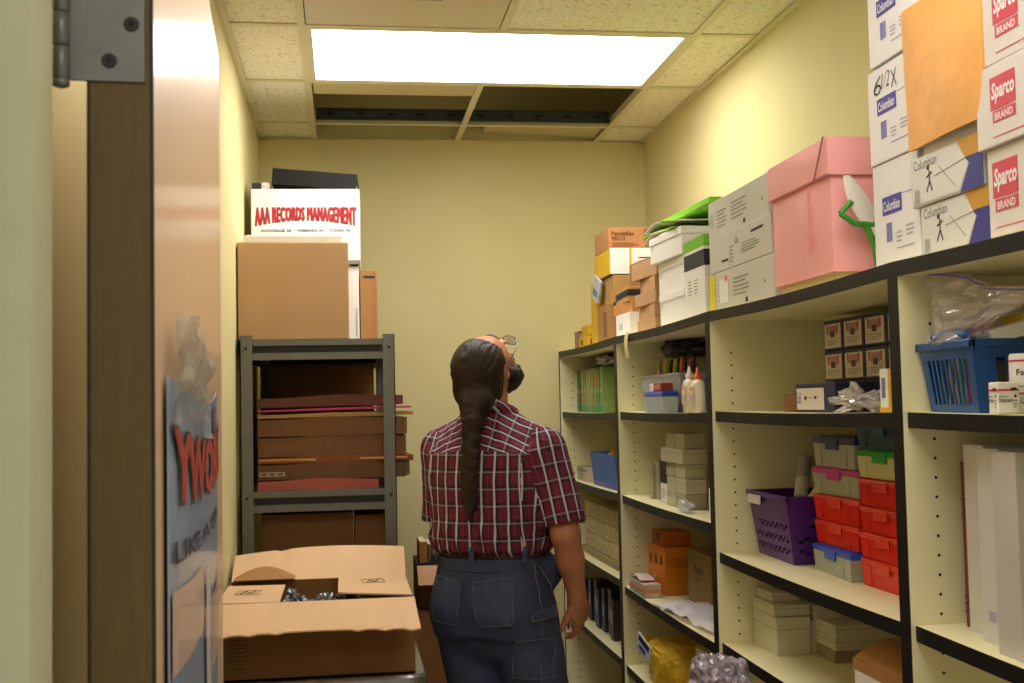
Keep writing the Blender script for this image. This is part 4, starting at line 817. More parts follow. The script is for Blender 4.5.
# on the rack
RT = 1.8285
carton('brown_carton', 'big plain brown cardboard box at the front of the rack top', 'carton', -.343, .015, 3.902, 4.20, RT, 2.150, mat('#c09a72', .85, var=.03, vscale=6), None, b=.004)
mb = MB(); mb.box(-.16, .16, -.15, .15, 0, .022, WHITE, b=.002); mb.box(-.15, .15, -.14, .14, .022, .026, WHITE); tag(mb.build('box_lid', loc=(-.165, 4.06, 2.1505)), 'flat white cardboard lid lying on the big brown box', 'lid')
carton('white_carton', 'white carton with worn edge behind the big brown box', 'carton', -.30, .052, 4.215, 4.50, RT, 2.115, WHITE, lambda a,n,w,d,h: (n.bars(w-.012,h*.1,.006,h*.35,GREY_INK,4), n.rect(w-.03,h*.97,.028,.008,INK)), lid=0)
carton('kraft_carton', 'narrow brown box with dark slot at the right rear of the rack top', 'carton', .057, .118, 4.24, 4.52, RT, 2.095, mat('#a87a48', .85, var=.04), lambda a,n,w,d,h: (n.rect(.012,h-.028,w-.02,.008,INK), n.rect(w-.012,0,.0015,h,mat('#7c5930',.8))))
rb = empty('records_box', (-.128, 4.36, 2.1155), R(-1.5), label='white AAA Records Management storage box with red lettering', cat='storage box')
mb = MB(); mb.box(-.190, .190, -.15, .15, 0, .268, WHITE, b=.003, taper=0); mb.box(.02, .19, -.151, -.14, -.002, .012, mat('#8a8578', .7))
f = Face(mb, (-.190, -.1503, 0), (1,0,0), (0,0,1)); rr_ = mat('#b81f2e', .55)
vs, fs = text_mesh('AAA RECORDS MANAGEMENT', .0, 1.12)
def warp(u, v, off, dx, dy, m): 
    mb.poly([(-.190+.014+dx+.352*a, -.1503-off, .156+dy+(.0-.020*abs(2*a-1)**2)*(1-b_)+.046*b_) for a, b_ in vs], fs, m)
for i_, (a_, b2) in enumerate(((-.0022,.0012),(.0030,.0012),(.0030,-.0026),(-.0012,-.0026),(.001,-.003))): warp(0, 0, .0006+.0001*i_, a_, b2, mat('#3a1216', .6))
for i_, a_ in enumerate((-.0014, -.0005, .0005, .0014)): warp(0, 0, .0013+.0001*i_, a_, 0, rr_)
f.text(.032, .112, .318, .0125, 'ANCHORAGE, AK  \u2022  FAIRBANKS, AK  \u2022  KODIAK, AK', mat('#3d3a3c', .6), bold=.03)
mb.build('box_body', rb)
mb = MB(); mb.box(-.19, -.160, -.12, .15, .268, .295, INK); mb.box(-.158, -.128, -.10, .14, .268, .30, WHITE); mb.build('packed_papers', rb)
mb = MB(); Mt = Matrix.Rotation(R(4.5), 4, 'Y'); mb.box(-.15, .15, -.12, .14, 0, .005, mat('#101114', .5, spec=.3), Mt); mb.box(-.15, .15, -.12, .14, .052, .057, mat('#101114', .5, spec=.3), Mt); mb.box(-.15, .15, -.122, -.117, 0, .057, mat('#101114', .5, spec=.3), Mt); mb.box(-.14, .145, -.115, .13, .006, .05, mat('#d9d6cc', .8), Mt)
tag(mb.build('black_binder', loc=(-.098, 4.36, 2.396), rz=R(-2)), 'black ring binder lying on top of the records box', 'binder')

# ---------------------------------------------------------------- open carton on its steel table
tb = empty('steel_table', (-.075, 3.265, 0), label='grey steel table with rounded corners under the open carton', cat='table')
TS = mat('#a9aaad', .28, .85, var=.05); pts = []
for cx_, cy_, a0 in ((.225,-.20,-90),(.225,.20,0),(-.225,.20,90),(-.225,-.20,180)):
    for k in range(7): a = R(a0+15*k); pts.append((cx_+.045*math.cos(a), cy_+.045*math.sin(a)))
mb = MB(); n = len(pts); 
lo = [(x, y, .895) for x, y in pts]; md = [(x, y, .919) for x, y in pts]; hi = [(x*.985, y*.985, .925) for x, y in pts]
mb.poly(lo+md+hi, [tuple(range(n))[::-1], tuple(range(2*n, 3*n))]+[(i+k*n, (i+1)%n+k*n, (i+1)%n+(k+1)*n, i+(k+1)*n) for i in range(n) for k in (0, 1)], TS); mb.build('table_top', tb)
for sx in (-1, 1):
    for sy in (-1, 1): mb = MB(); mb.tube([(sx*.22, sy*.19, 0), (sx*.22, sy*.19, .895)], .014, TS, 12); mb.build('leg', tb)
mb = MB(); mb.box(-.22, .22, -.19, .19, .30, .315, TS); mb.build('lower_shelf', tb)
oc = empty('open_carton', (-.082, 3.275, .9255), label='large open cardboard carton with flaps spread, holding clear plastic packs', cat='carton')
W, D, H = .250, .225, .184
mb = MB(); th = .004
for q in ((-W,W,-D,-D+th),(-W,W,D-th,D),(-W,-W+th,-D+th,D-th),(W-th,W,-D+th,D-th)): mb.box(*q, 0, H, mat('#835c34', .85, var=.06, vscale=8, bump=.12, bscale=400, stretch=(1,1,.2)))  # walls darker than CARD: shadow below the flaps put into the colour
mb.box(-W, W, -D, D, 0, th, CARD)
f = Face(mb, (-W, -D-.0003, 0), (1,0,0), (0,0,1)); BRN = mat('#4a3520', .7)
for q in ((.035,.02,.0012,.11),(.078,.02,.0012,.11),(.035,.02,.044,.0012),(.035,.13,.044,.0012)): f.rect(*q, BRN)
f.lines(.04, .03, .034, .09, 9, BRN, .25); mb.build('carton_body', oc)
def flap(name, fn, nu, nv, deco=None):
    mb = MB(); mb.sheet(fn, nu, nv, CARD_IN, thick=.004)
    if deco: deco(mb)
    return mb.build(name, oc)
rr = random.Random(8); jag = [rr.uniform(-.004, .004) for _ in range(40)]
# front flap, hanging out over the front
flap('front_flap', lambda u, v: (-W+2*W*u+.005*v*(u-.5), -D-.215*v-(.006*jag[int(u*20)] if v > .9 else 0), H+.004-.040*v-.004*math.sin(math.pi*v)+.006*math.sin(math.pi*u)*v-.004*(v > .95)*(abs(jag[int(u*20)])*100 > .3)), 24, 8)
# rear flap, standing up and back; left part buckled
flap('rear_flap', lambda u, v: (-W+2*W*u+.01*v*(u-.5), D+.19*v, H+.0+.062*v+.012*math.sin(math.pi*u)*v-.018*math.exp(-((u-.28)/.03)**2)*v*.3-.010*v*(1-u)**2), 30, 8)
def icon(mb, x, y, z, ang, s=1):
    Mi = Matrix.Translation((x, y, z)) @ Matrix.Rotation(ang, 4, 'Z') @ Matrix.Diagonal((1, 3.4, 1, 1))
    I = mat('#5c4128', .7)
    for q in ((-.03,.03,-.010,-.0085),(-.03,.03,.0085,.010),(-.03,-.0285,-.01,.01),(.0285,.03,-.01,.01)): mb.box(*q, 0, .0006, I, Mi)
    mb.tube([(-.018,-.006,.0006),(-.006,.006,.0006),(.004,-.005,.0006),(.018,.006,.0006)], .0012, I, 6, Mi)
flap('right_flap', lambda u, v: (W-.004-.190*v, -D+.05+(2*D-.055)*u+.02*v*(1-u), H+.006+.010*v+.003*math.sin(4*u)), 10, 6, lambda mb: icon(mb, W-.10, .03, H+.0155, .1))
flap('left_flap', lambda u, v: (-W+.004+.155*v, D-.12-(2*D-.15)*u, H+.006-.002*v), 10, 6, lambda mb: icon(mb, -W+.07, -.05, H+.009, -.1))
mb = MB(); mb.sheet(lambda u, v: (-W+.01+.17*u, D-.02-.02*v+.045*math.sin(math.pi*v), H+.006+.030*math.sin(math.pi*u)*math.sin(math.pi*v)), 12, 6, mat('#a87c4c', .85), thick=.003); mb.build('buckled_lip', oc)
for k in range(7):
    nm = ('leftmost','second from left','third from left','in the middle','third from right','second from right','rightmost')[k]
    crumple('plastic_pack', 'shiny clear plastic pack inside the open carton, '+nm, 'plastic pack', (-.235+.045*k, 3.16+.09*(k % 3)*1.0, 1.02), (.036, .06, .050), mat('#7f858c', .15, .5, var=.55, vscale=70, bump=.8, bscale=60), 40+k, .6, 'clear plastic packs in the open carton', n=4)
carton('packing_filler', 'brown box filling the bottom of the open carton', 'box', -.27, .13, 3.09, 3.47, .930, 1.02, mat('#6c4a28', .85), None)

# ---------------------------------------------------------------- cartons between rack and bookcases
carton('tall_carton', 'tall brown carton on the floor behind the man, left', 'carton', .185, .56, 4.30, 4.68, 0, .865, mat('#99693a', .85, var=.05), None)
ob = empty('open_box', (.375, 4.47, .866), label='small open carton of books on the tall carton behind the man', cat='carton')
mb = MB(); W2, D2, H2 = .125, .12, .165
for q in ((-W2,W2,-D2,-D2+.004),(-W2,W2,D2-.004,D2),(-W2,-W2+.004,-D2,D2),(W2-.004,W2,-D2,D2)): mb.box(*q, 0, H2, mat('#7d5a34', .85))
mb.box(-W2, W2, -D2, D2, 0, .004, CARD); mb.build('box_body', ob)
mb = MB(); mb.sheet(lambda u, v: (-W2+2*W2*u, -D2-.075*v, H2-.012-.06*v+.006*math.sin(math.pi*v)), 8, 6, mat('#c79b76', .85, var=.04), thick=.004); mb.box(-W2, W2, -D2-.003, -D2, H2-.016, H2+.001, INK); mb.build('front_flap', ob)
for k, (c_, t_, h_, nm, ct) in enumerate((('#a5773f', .028, .235, 'tan book', 'book'), ('#7a5a36', .016, .225, 'thin brown book', 'book'), ('#b08a56', .016, .232, 'pale tan thin book', 'book'), ('#8a6232', .02, .228, 'dark tan book', 'book'), ('#23376f', .03, .238, 'dark blue book', 'book'), ('#d6d3c6', .06, .236, 'white block of papers', 'papers'))):
    x = .262+sum((.03, .018, .018, .022, .032, .06)[:k]); mb = MB()
    mb.box(0, t_, 0, .17, 0, h_, mat(c_, .6, var=.05), b=.0015); mb.box(.003, t_-.003, .005, .172, h_-.002, h_+.0005, mat('#d8d0b8', .8))
    tag(mb.build('book' if ct == 'book' else 'paper_block', loc=(x, 4.37, .871)), nm+' standing in the small open carton', ct, 'books in the small open carton')
carton('black_book', 'low black book in front of the standing books in the small open carton', 'book', .305, .48, 4.356, 4.367, .871, 1.060, INK, None)

# ---------------------------------------------------------------- poster in its clear bag on the door
pb_ = empty('poster_bag', (-.128, .83, 0), R(3.0), label='printed blue poster with red lettering in a clear plastic bag hung on the door', cat='poster')
def bag(off):
    def g(u, v):   # u along the door, v up
        return (off+.003+.007*math.sin(math.pi*u)*(1-.3*v)+.003*math.sin(11*u)*(1-v), .060+.66*u, .98+.70*v-.02*v*abs(math.sin(3*u)))
    return g
POST = mat('#9fb2cc', .35, coat=.5)
def gp(u, v): 
    p = bag(0)(u, v*.925); return (p[0], p[1], p[2])
mb = MB(); mb.sheet(gp, 24, 20, POST, thick=.0015)
def onposter(vs2, fs2, m, u0, v0, du, dv, off, shear=0):
    mb.poly([tuple(Vector(gp(min(1,max(0,u0+du*a)), v0+dv*b_+shear*a))+Vector((off, 0, 0))) for a, b_ in vs2], fs2, m)
def gridpatch(u0, v0, du, dv, m, off, n=10):
    vs2 = [(i/n, j/n) for i in range(n+1) for j in range(n+1)]; onposter(vs2, [(i*(n+1)+j, (i+1)*(n+1)+j, (i+1)*(n+1)+j+1, i*(n+1)+j+1) for i in range(n) for j in range(n)], m, u0, v0, du, dv, off)
vs, fs = text_mesh('YWORK', .05); onposter(vs, fs, mat('#3c1a18', .5), .0, .850, .98, .098, .0022, 0); onposter(vs, fs, mat('#c93a1e', .4), .01, .855, .96, .088, .003, 0)
vs, fs = text_mesh('LIKE A SM', .02); onposter(vs, fs, mat('#1d222c', .5), .02, .785, .8, .026, .0022, .0)
gridpatch(.0, .66, .42, .095, mat('#d9b8a4', .4), .002); gridpatch(.56, .56, .38, .12, mat('#c8a58e', .4), .002); gridpatch(.25, .05, .2, .5, mat('#42577f', .4), .0026); gridpatch(.6, .0, .12, .34, mat('#5d7a3c', .4), .0026); gridpatch(.8, .0, .14, .34, mat('#27395f', .4), .0026)
gridpatch(.68, .9, .1, .09, mat('#3a4c78', .4), .002); gridpatch(.45, .3, .08, .44, mat('#d5d4d2', .4), .003)
mb.build('poster', pb_)
PF = film('poster_sleeve', '#f6f8fa', .13, .06, .15)
mb = MB(); mb.sheet(bag(.006), 26, 24, PF)
mb.sheet(lambda u, v: (.010+.014*noise.noise(Vector((u*6, v*4, 1))), .035+.36*u+.06*v, 1.585+.085*v+.012*math.sin(5*u)), 14, 10, film('bag_crinkle', '#eef0f2', .38, .08, .3))
mb.build('clear_bag', pb_)

# ---------------------------------------------------------------- the man, modelled as smooth blended volumes
class Field:
    def __init__(s, lo, hi, h):
        s.lo = np.array(lo, np.float32); s.h = h; s.n = [int((hi[i]-lo[i])/h)+1 for i in range(3)]
        s.F = np.full(s.n, 1.0, np.float32); s.ax = [s.lo[i]+h*np.arange(s.n[i], dtype=np.float32) for i in range(3)]
    def op(s, fn, lo, hi, k, mode='add'):
        a = [max(0, int((lo[i]-s.lo[i])/s.h)-1) for i in range(3)]; b = [min(s.n[i], int((hi[i]-s.lo[i])/s.h)+2) for i in range(3)]
        if any(b[i] <= a[i] for i in range(3)): return
        sl = tuple(slice(a[i], b[i]) for i in range(3))
        X, Y, Z = np.meshgrid(s.ax[0][sl[0]], s.ax[1][sl[1]], s.ax[2][sl[2]], indexing='ij')
        d = fn(X, Y, Z).astype(np.float32); A = s.F[sl]
        if mode == 'add':
            hh = np.clip(.5+.5*(A-d)/k, 0, 1) if k else 0; s.F[sl] = (A*(1-hh)+d*hh-k*hh*(1-hh)) if k else np.minimum(A, d)
        else:
            d = -d; hh = np.clip(.5-.5*(A-d)/k, 0, 1) if k else 0; s.F[sl] = (A*(1-hh)+d*hh+k*hh*(1-hh)) if k else np.maximum(A, d)
    def cone(s, p, q, r1, r2, k=.015, mode='add'):
        p, q = np.array(p, float), np.array(q, float); r = max(r1, r2)+k+.02
        d = q-p; L = float(d@d)
        def fn(X, Y, Z):
            t = np.clip(((X-p[0])*d[0]+(Y-p[1])*d[1]+(Z-p[2])*d[2])/max(L, 1e-9), 0, 1)
            return np.sqrt((X-p[0]-t*d[0])**2+(Y-p[1]-t*d[1])**2+(Z-p[2]-t*d[2])**2)-(r1+(r2-r1)*t)
        s.op(fn, np.minimum(p, q)-r, np.maximum(p, q)+r, k, mode)
    def ell(s, c, r, M=None, k=.015, mode='add'):
        c = np.array(c, float); r = np.array(r, float); Mi = np.array(M if M is not None else np.eye(3)); R_ = max(r)+k+.02
        def fn(X, Y, Z):
            P = np.stack([X-c[0], Y-c[1], Z-c[2]], -1) @ Mi   # world -> local (Mi columns = local axes)
            q = P/r; l = np.sqrt((q**2).sum(-1)); g = np.sqrt(((q/r)**2).sum(-1))
            return l*(l-1)/np.maximum(g, 1e-4)
        s.op(fn, c-R_, c+R_, k, mode)
    def loft(s, secs, k=.02, mode='add', p=2.0):
        """secs: (z, cx, cy, a, b)"""
        S = np.array(secs, float); S = S[S[:, 0].argsort()]
        def fn(X, Y, Z):
            cx_ = np.interp(Z, S[:,0], S[:,1]); cy_ = np.interp(Z, S[:,0], S[:,2]); a = np.interp(Z, S[:,0], S[:,3]); b = np.interp(Z, S[:,0], S[:,4])
            l = (np.abs((X-cx_)/a)**p+np.abs((Y-cy_)/b)**p)**(1/p)
            d = (l-1)*np.minimum(a, b); return np.maximum(d, np.maximum(S[0,0]-Z, Z-S[-1,0]))
        m = max(S[:,3].max(), S[:,4].max())+k+.02+abs(S[:,1:3]).max()
        s.op(fn, (-m, -m, S[0,0]-k-.02), (m, m, S[-1,0]+k+.02), k, mode)
    def mesh(s, m, name, parent, disp=None, uvf=None, smooth_it=1):
        F = s.F; S = F < 0; nx, ny, nz = F.shape
        c = [S[i:nx-1+i, j:ny-1+j, k:nz-1+k] for i in (0,1) for j in (0,1) for k in (0,1)]
        allin = np.logical_and.reduce(c); anyin = np.logical_or.reduce(c); act = anyin & ~allin
        I = np.argwhere(act); idx = -np.ones(act.shape, np.int64); idx[act] = np.arange(len(I))
        acc = np.zeros((len(I), 3)); cnt = np.zeros(len(I))
        cor = [(i,j,k) for i in (0,1) for j in (0,1) for k in (0,1)]
        for a in cor:
            for ax in range(3):
                if a[ax]: continue
                b = list(a); b[ax] = 1
                fa = F[I[:,0]+a[0], I[:,1]+a[1], I[:,2]+a[2]]; fb = F[I[:,0]+b[0], I[:,1]+b[1], I[:,2]+b[2]]
                mk = (fa < 0) != (fb < 0); t = np.where(mk, fa/np.where(mk, fa-fb, 1), 0)
                P = np.array(a, float)[None, :]+np.zeros((len(I), 3)); P[:, ax] += t; acc += P*mk[:, None]; cnt += mk
        V = s.lo+(I+acc/cnt[:, None])*s.h
        faces = []
        for ax in range(3):
            o = [1, 2, 0][ax], [2, 0, 1][ax]
            sa = [slice(None)]*3; sb = [slice(None)]*3; sa[ax] = slice(0, -1); sb[ax] = slice(1, None)
            A, B = S[tuple(sa)], S[tuple(sb)]; E_ = np.argwhere(A != B)
            E_ = E_[(E_[:, o[0]] > 0) & (E_[:, o[1]] > 0) & (E_[:, o[0]] < F.shape[o[0]]-1) & (E_[:, o[1]] < F.shape[o[1]]-1)]
            fl = A[E_[:,0], E_[:,1], E_[:,2]]
            def g(d0, d1): Q = E_.copy(); Q[:, o[0]] -= d0; Q[:, o[1]] -= d1; return idx[Q[:,0], Q[:,1], Q[:,2]]
            q = np.stack([g(1,1), g(0,1), g(0,0), g(1,0)], -1); q[~fl] = q[~fl][:, ::-1]; faces.append(q)
        Fc = np.concatenate(faces)
        for _ in range(smooth_it):   # light relax
            sm = np.zeros_like(V); n = np.zeros(len(V))
            for a in range(4):
                p, q = Fc[:, a], Fc[:, (a+1) % 4]; np.add.at(sm, p, V[q]); np.add.at(n, p, 1); np.add.at(sm, q, V[p]); np.add.at(n, q, 1)
            V = V*.5+.5*sm/np.maximum(n, 1)[:, None]
        if disp is not None:
            me0 = bpy.data.meshes.new('tmp'); me0.from_pydata(V.tolist(), [], Fc.tolist()); me0.update(); N = np.zeros(len(V)*3); me0.vertices.foreach_get('normal', N); bpy.data.meshes.remove(me0)
            N = N.reshape(-1, 3); V = V+N*np.array([disp(*v) for v in V])[:, None]
        me = bpy.data.meshes.new(name); me.from_pydata(V.tolist(), [], Fc.tolist()); me.materials.append(m)
        me.polygons.foreach_set('use_smooth', [True]*len(Fc))
        if uvf is not None:
            cen = V[Fc].mean(1); uv = me.uv_layers.new(name='cloth'); out = uvf(V[Fc], cen); uv.data.foreach_set('uv', out.reshape(-1))
        me.update(); o = bpy.data.objects.new(name, me); C.objects.link(o)
        if parent: o.parent = parent
        return o
# body frame: +y the way he faces, z up; he is turned a little toward the bookcases
man = empty('person', (.444, 3.60, 0), R(-33), label='man seen from behind in maroon plaid shirt and jeans, looking up at the ceiling', cat='person')
SH_R, EL_R, WR_R = (.180, -.005, 1.470), (.246, -.025, 1.220), (.244, .06, 1.025)
SH_L, EL_L, WR_L = (-.178, .0, 1.470), (-.195, .04, 1.215), (-.18, .20, 1.06)
hp = R(44); hy = R(-7)
Rh = np.array((Matrix.Rotation(hy, 3, 'Z') @ Matrix.Rotation(R(5), 3, 'Y') @ Matrix.Rotation(hp, 3, 'X')))
HCN = np.array((-.010, -.015, 1.712))
def hd(x, y, z): return HCN+Rh @ np.array((x, y, z))
body = Field((-.36, -.26, 0), (.38, .42, 1.86), .0042)
# head
body.ell(hd(0, -.018, .030), (.074, .094, .082), Rh, .01); body.ell(hd(0, .030, .005), (.064, .066, .085), Rh, .02); body.ell(hd(0, .045, -.062), (.048, .046, .046), Rh, .02)
body.ell(hd(0, .088, -.088), (.020, .016, .016), Rh, .015)
body.cone(hd(0, .094, .012), hd(0, .116, -.020), .007, .012, .008); body.ell(hd(.011, .104, -.026), (.008,.009,.007), Rh, .005); body.ell(hd(-.011, .104, -.026), (.008,.009,.007), Rh, .005)
for s in (-1, 1):
    body.ell(hd(s*.030, .096, .016), (.015, .012, .010), Rh, .008, 'sub'); body.ell(hd(s*.028, .090, .034), (.020, .010, .007), Rh, .01)
    body.ell(hd(s*.074, -.004, -.002), (.007, .017, .030), Rh, .006); body.ell(hd(s*.082, .001, .001), (.006, .009, .016), Rh, .004, 'sub'); body.ell(hd(s*.045, .062, -.022), (.018, .022, .018), Rh, .02)
body.ell(hd(0, .100, -.050), (.022, .008, .005), Rh, .005); body.ell(hd(0, .099, -.060), (.019, .008, .006), Rh, .005); body.ell(hd(0, .109, -.055), (.020, .006, .0014), Rh, .003, 'sub')
body.cone((0, -.015, 1.50), hd(0, -.02, -.055), .060, .056, .02); body.cone((-.12, 0, 1.49), (.12, 0, 1.49), .05, .05, .04)
body.loft([(.90,0,.0,.145,.095),(1.1,0,.0,.135,.09),(1.3,0,.0,.15,.10),(1.45,0,.0,.155,.09),(1.50,0,.0,.12,.07)], .03)
# arms, hands
def arm(sh, el, wr):
    body.cone(sh, el, .050, .042, .02); body.cone(el, tuple(np.array(el)*.55+np.array(wr)*.45), .043, .040, .015); body.cone(tuple(np.array(el)*.6+np.array(wr)*.4), wr, .041, .0275, .015)
def hand(wr, fdir, pnorm, side):
    """fdir: wrist to knuckles; pnorm: back-of-hand normal; side: +1 thumb along cross"""
    w0 = np.array(wr); f = np.array(fdir, float); f /= np.linalg.norm(f); n = np.array(pnorm, float); n -= f*(n@f); n /= np.linalg.norm(n); t = np.cross(f, n)*side
    Mh = np.stack([t, n, f], 1)
    body.cone(w0, w0+f*.03, .027, .026, .012); body.ell(w0+f*.052, (.041, .0165, .050), Mh, .015)
    base = w0+f*.090
    for i, (off, L, cu) in enumerate(((.029, .082, .45), (.010, .092, .55), (-.010, .086, .65), (-.028, .068, .75))):
        p = base+t*off-f*.006*abs(i-1.3); a = .25+.05*i; r = .0095-.0006*i
        for sL in (.45, .32, .25):
            d = f*math.cos(a)-n*math.sin(a)+t*(off*.8); q = p+d*L*sL; body.cone(p, q, r, r-.0009, .0035); p = q; r -= .0009; a += cu
    p = w0+f*.028+t*.024-n*.004; 
    for L, r, da in ((.040, .0135, 0), (.032, .0112, .2), (.026, .0098, .4)):
        d = f*.78+t*(.60-.5*da)-n*(.25+da*.5); d /= np.linalg.norm(d); q = p+d*L; body.cone(p, q, r, r-.0015, .006); p = q
arm(SH_R, EL_R, WR_R); arm(SH_L, EL_L, WR_L)
hand(WR_R, (-.03, .44, -.90), (.92, -.30, -.1), 1)
hand(WR_L, (.35, .55, -.60), (-.6, .0, -.4), -1)
for s in (-1, 1):
    body.cone((s*.09, 0, .92), (s*.10+.055, .045, .52), .075, .052, .02); body.cone((s*.10+.055, .045, .52), (s*.11, -.01, .10), .050, .035, .02); body.cone((s*.11, -.03, .05), (s*.13, .14, .035), .036, .032, .02)
SKIN = mat('#b97a58', .5, var=.06, vscale=25, bump=.12, bscale=160, sss=.1)
body.mesh(SKIN, 'body', man)
# shirt
def plaid():
    m = bpy.data.materials.new('maroon_plaid'); m.use_nodes = True; nt = m.node_tree; b = nt.nodes['Principled BSDF']; b.inputs['Roughness'].default_value = .85
    uv = nt.nodes.new('ShaderNodeUVMap'); uv.uv_map = 'cloth'; sp = nt.nodes.new('ShaderNodeSeparateXYZ'); nt.links.new(uv.outputs[0], sp.inputs[0])
    def M(op, a, b_=None):
        n = nt.nodes.new('ShaderNodeMath'); n.operation = op
        for i, v in enumerate((a, b_)):
            if v is None: continue
            if isinstance(v, (int, float)): n.inputs[i].default_value = v
            else: nt.links.new(v, n.inputs[i])
        return n.outputs[0]
    def band(c, per, cen, hw): return M('LESS_THAN', M('ABSOLUTE', M('SUBTRACT', M('MODULO', M('ADD', c, 10.0), per), cen)), hw)
    u, v = sp.outputs[0], sp.outputs[1]; PU_, PV = .0395, .050
    def mix(f, a, b_, k):
        n = nt.nodes.new('ShaderNodeMix'); n.data_type = 'RGBA'; nt.links.new(M('MULTIPLY', f, k), n.inputs[0])
        for i, c in ((6, a), (7, b_)):
            if isinstance(c, str): n.inputs[i].default_value = lin(c)
            else: nt.links.new(c, n.inputs[i])
        return n.outputs[2]
    c = mix(band(u, PU_, .005, .0095), '#661a34', '#1c1126', .88)
    c = mix(band(v, PV, .006, .0125), c, '#1c1024', .72)
    c = mix(band(v, PV, .006, .0026), c, '#b4a8b8', .42)
    c = mix(band(u, PU_, .005, .0031), c, '#dcd8e2', .72)
    c = mix(band(u, PU_, .0245, .0010), c, '#c02a44', .5)
    nt.links.new(c, b.inputs['Base Color'])
    n = nt.nodes.new('ShaderNodeTexNoise'); n.inputs['Scale'].default_value = 14; n.inputs['Detail'].default_value = 3
    tc = nt.nodes.new('ShaderNodeTexCoord'); nt.links.new(tc.outputs['Object'], n.inputs['Vector']); bp = nt.nodes.new('ShaderNodeBump'); bp.inputs['Strength'].default_value = .8; bp.inputs['Distance'].default_value = .03
    nt.links.new(n.outputs['Fac'], bp.inputs['Height']); nt.links.new(bp.outputs[0], b.inputs['Normal']); return m
sh = Field((-.34, -.26, 1.08), (.36, .26, 1.64), .0052)
sh.loft([(1.156,0,-.002,.168,.132),(1.175,0,-.006,.182,.150),(1.21,0,-.008,.186,.153),(1.28,0,-.010,.190,.148),(1.38,0,-.014,.203,.146),(1.46,0,-.016,.198,.132),(1.500,0,-.014,.160,.108),(1.545,0,-.012,.105,.085),(1.575,0,-.012,.078,.072)], .015, p=2.3)
sh.cone((.07, -.012, 1.535), (.172, -.008, 1.468), .045, .062, .03); sh.cone((-.07, -.010, 1.535), (-.172, -.004, 1.468), .045, .062, .03)
def sleeve(shp, el, ext, s):
    a, b_ = np.array(shp), np.array(el); e = a+(b_-a)*ext; sh.cone(a, e, .060, .067, .018)
    ax = (b_-a)/np.linalg.norm(b_-a)
    def cut(X, Y, Z): return -((X-e[0])*ax[0]+(Y-e[1])*ax[1]+(Z-e[2])*ax[2])   # negative beyond the hem plane
    sh.op(cut, e-.09+ax*.085-0, e+.09+ax*.085, .0, 'sub') if False else None
    lo, hi = e-.10, e+.10
    def cut2(X, Y, Z): return np.maximum(-((X-e[0])*ax[0]+(Y-e[1])*ax[1]+(Z-e[2])*ax[2]), np.sqrt((X-e[0])**2+(Y-e[1])**2+(Z-e[2])**2)-.10)
    sh.op(cut2, lo, hi, 0, 'sub')
    sh.cone(a+(b_-a)*(ext-.28), e+ax*.05, .050, .060, .003, 'sub')
sleeve(SH_R, EL_R, .90, 1); sleeve(SH_L, EL_L, .88, -1)
# keep flank after cutting the sleeve hem
sh.loft([(1.156,0,-.002,.168,.132),(1.175,0,-.006,.180,.149),(1.21,0,-.008,.183,.151),(1.28,0,-.010,.184,.146)], .006, p=2.3)
sh.cone((0,-.02,1.50), (0,-.02,1.66), .0, .0, 0, 'sub')
# collar
for k in range(18):
    a0, a1 = math.pi*2*k/18, math.pi*2*(k+1)/18
    if abs(a0-math.pi/2) < .3: continue
    P = lambda a: (.070*math.cos(a), -.012+.066*math.sin(a), 1.583-.020*math.sin(a)+.0)
    sh.cone(P(a0), P(a1), .016, .016, .012)
def sdisp(x, y, z):
    u = math.atan2(x, -y); n1 = noise.noise(Vector((u*5.5, z*7, x*2))); low = max(0, 1-abs(z-1.205)/.085)
    d = .0065*n1+.017*low*noise.noise(Vector((u*9+z*14, z*5, 3)))
    if z < 1.5: d += .0022*math.sin(z*60+6*noise.noise(Vector((u*2, z*3, 1))))*max(0, 1-abs(z-1.24)/.08)
    if z > 1.455 and abs(y) > .02 and abs(x) < .17 and y < 0: d += .0015
    return d
def frame(p, q): 
    ax = np.array(q)-np.array(p); L = np.linalg.norm(ax); ax = ax/L; r = np.cross(ax, (0, 1, 0)); r /= np.linalg.norm(r); return np.array(p), ax, r, np.cross(ax, r), L
def suv(P, cen):
    out = np.zeros(P.shape[:2]+(2,)); 
    X, Y, Z = P[..., 0], P[..., 1], P[..., 2]; ang = np.arctan2(X, -(Y+.01)); out[..., 0] = ang*.165+.002; out[..., 1] = Z-.05*np.abs(X)*0
    # fewer distortions over the back: follow x directly
    back = (cen[:, 1] < .03) & (np.abs(cen[:, 0]) < .15); out[back, :, 0] = np.arcsin(np.clip(X[back]/.205, -1, 1))*.195+.002
    yoke = (cen[:, 1] < .025) & (cen[:, 2] > 1.468-.10*np.maximum(0, np.abs(cen[:, 0])-.05)); s = .32
    out[yoke, :, 0] = (Z+Y*.9+s*np.abs(X))[yoke]+.004; out[yoke, :, 1] = (X*1.05)[yoke]
    for (a, b_, sg) in ((SH_R, EL_R, 1), (SH_L, EL_L, -1)):
        p, ax, r, t, L = frame(a, b_); d = cen-p; tt = d@ax; rad = np.sqrt(((d-np.outer(tt, ax))**2).sum(1))
        seam = (cen[:, 0]*sg > .158+.16*np.maximum(0, 1.50-cen[:, 2])) & (tt > -.06) & (rad < .092)
        D = P[seam]-p; T = D@ax; an = np.arctan2(-(D@t), (D@r)); out[seam, :, 0] = an*.068+.018; out[seam, :, 1] = T
    return out
sh.mesh(plaid(), 'shirt', man, sdisp, suv)
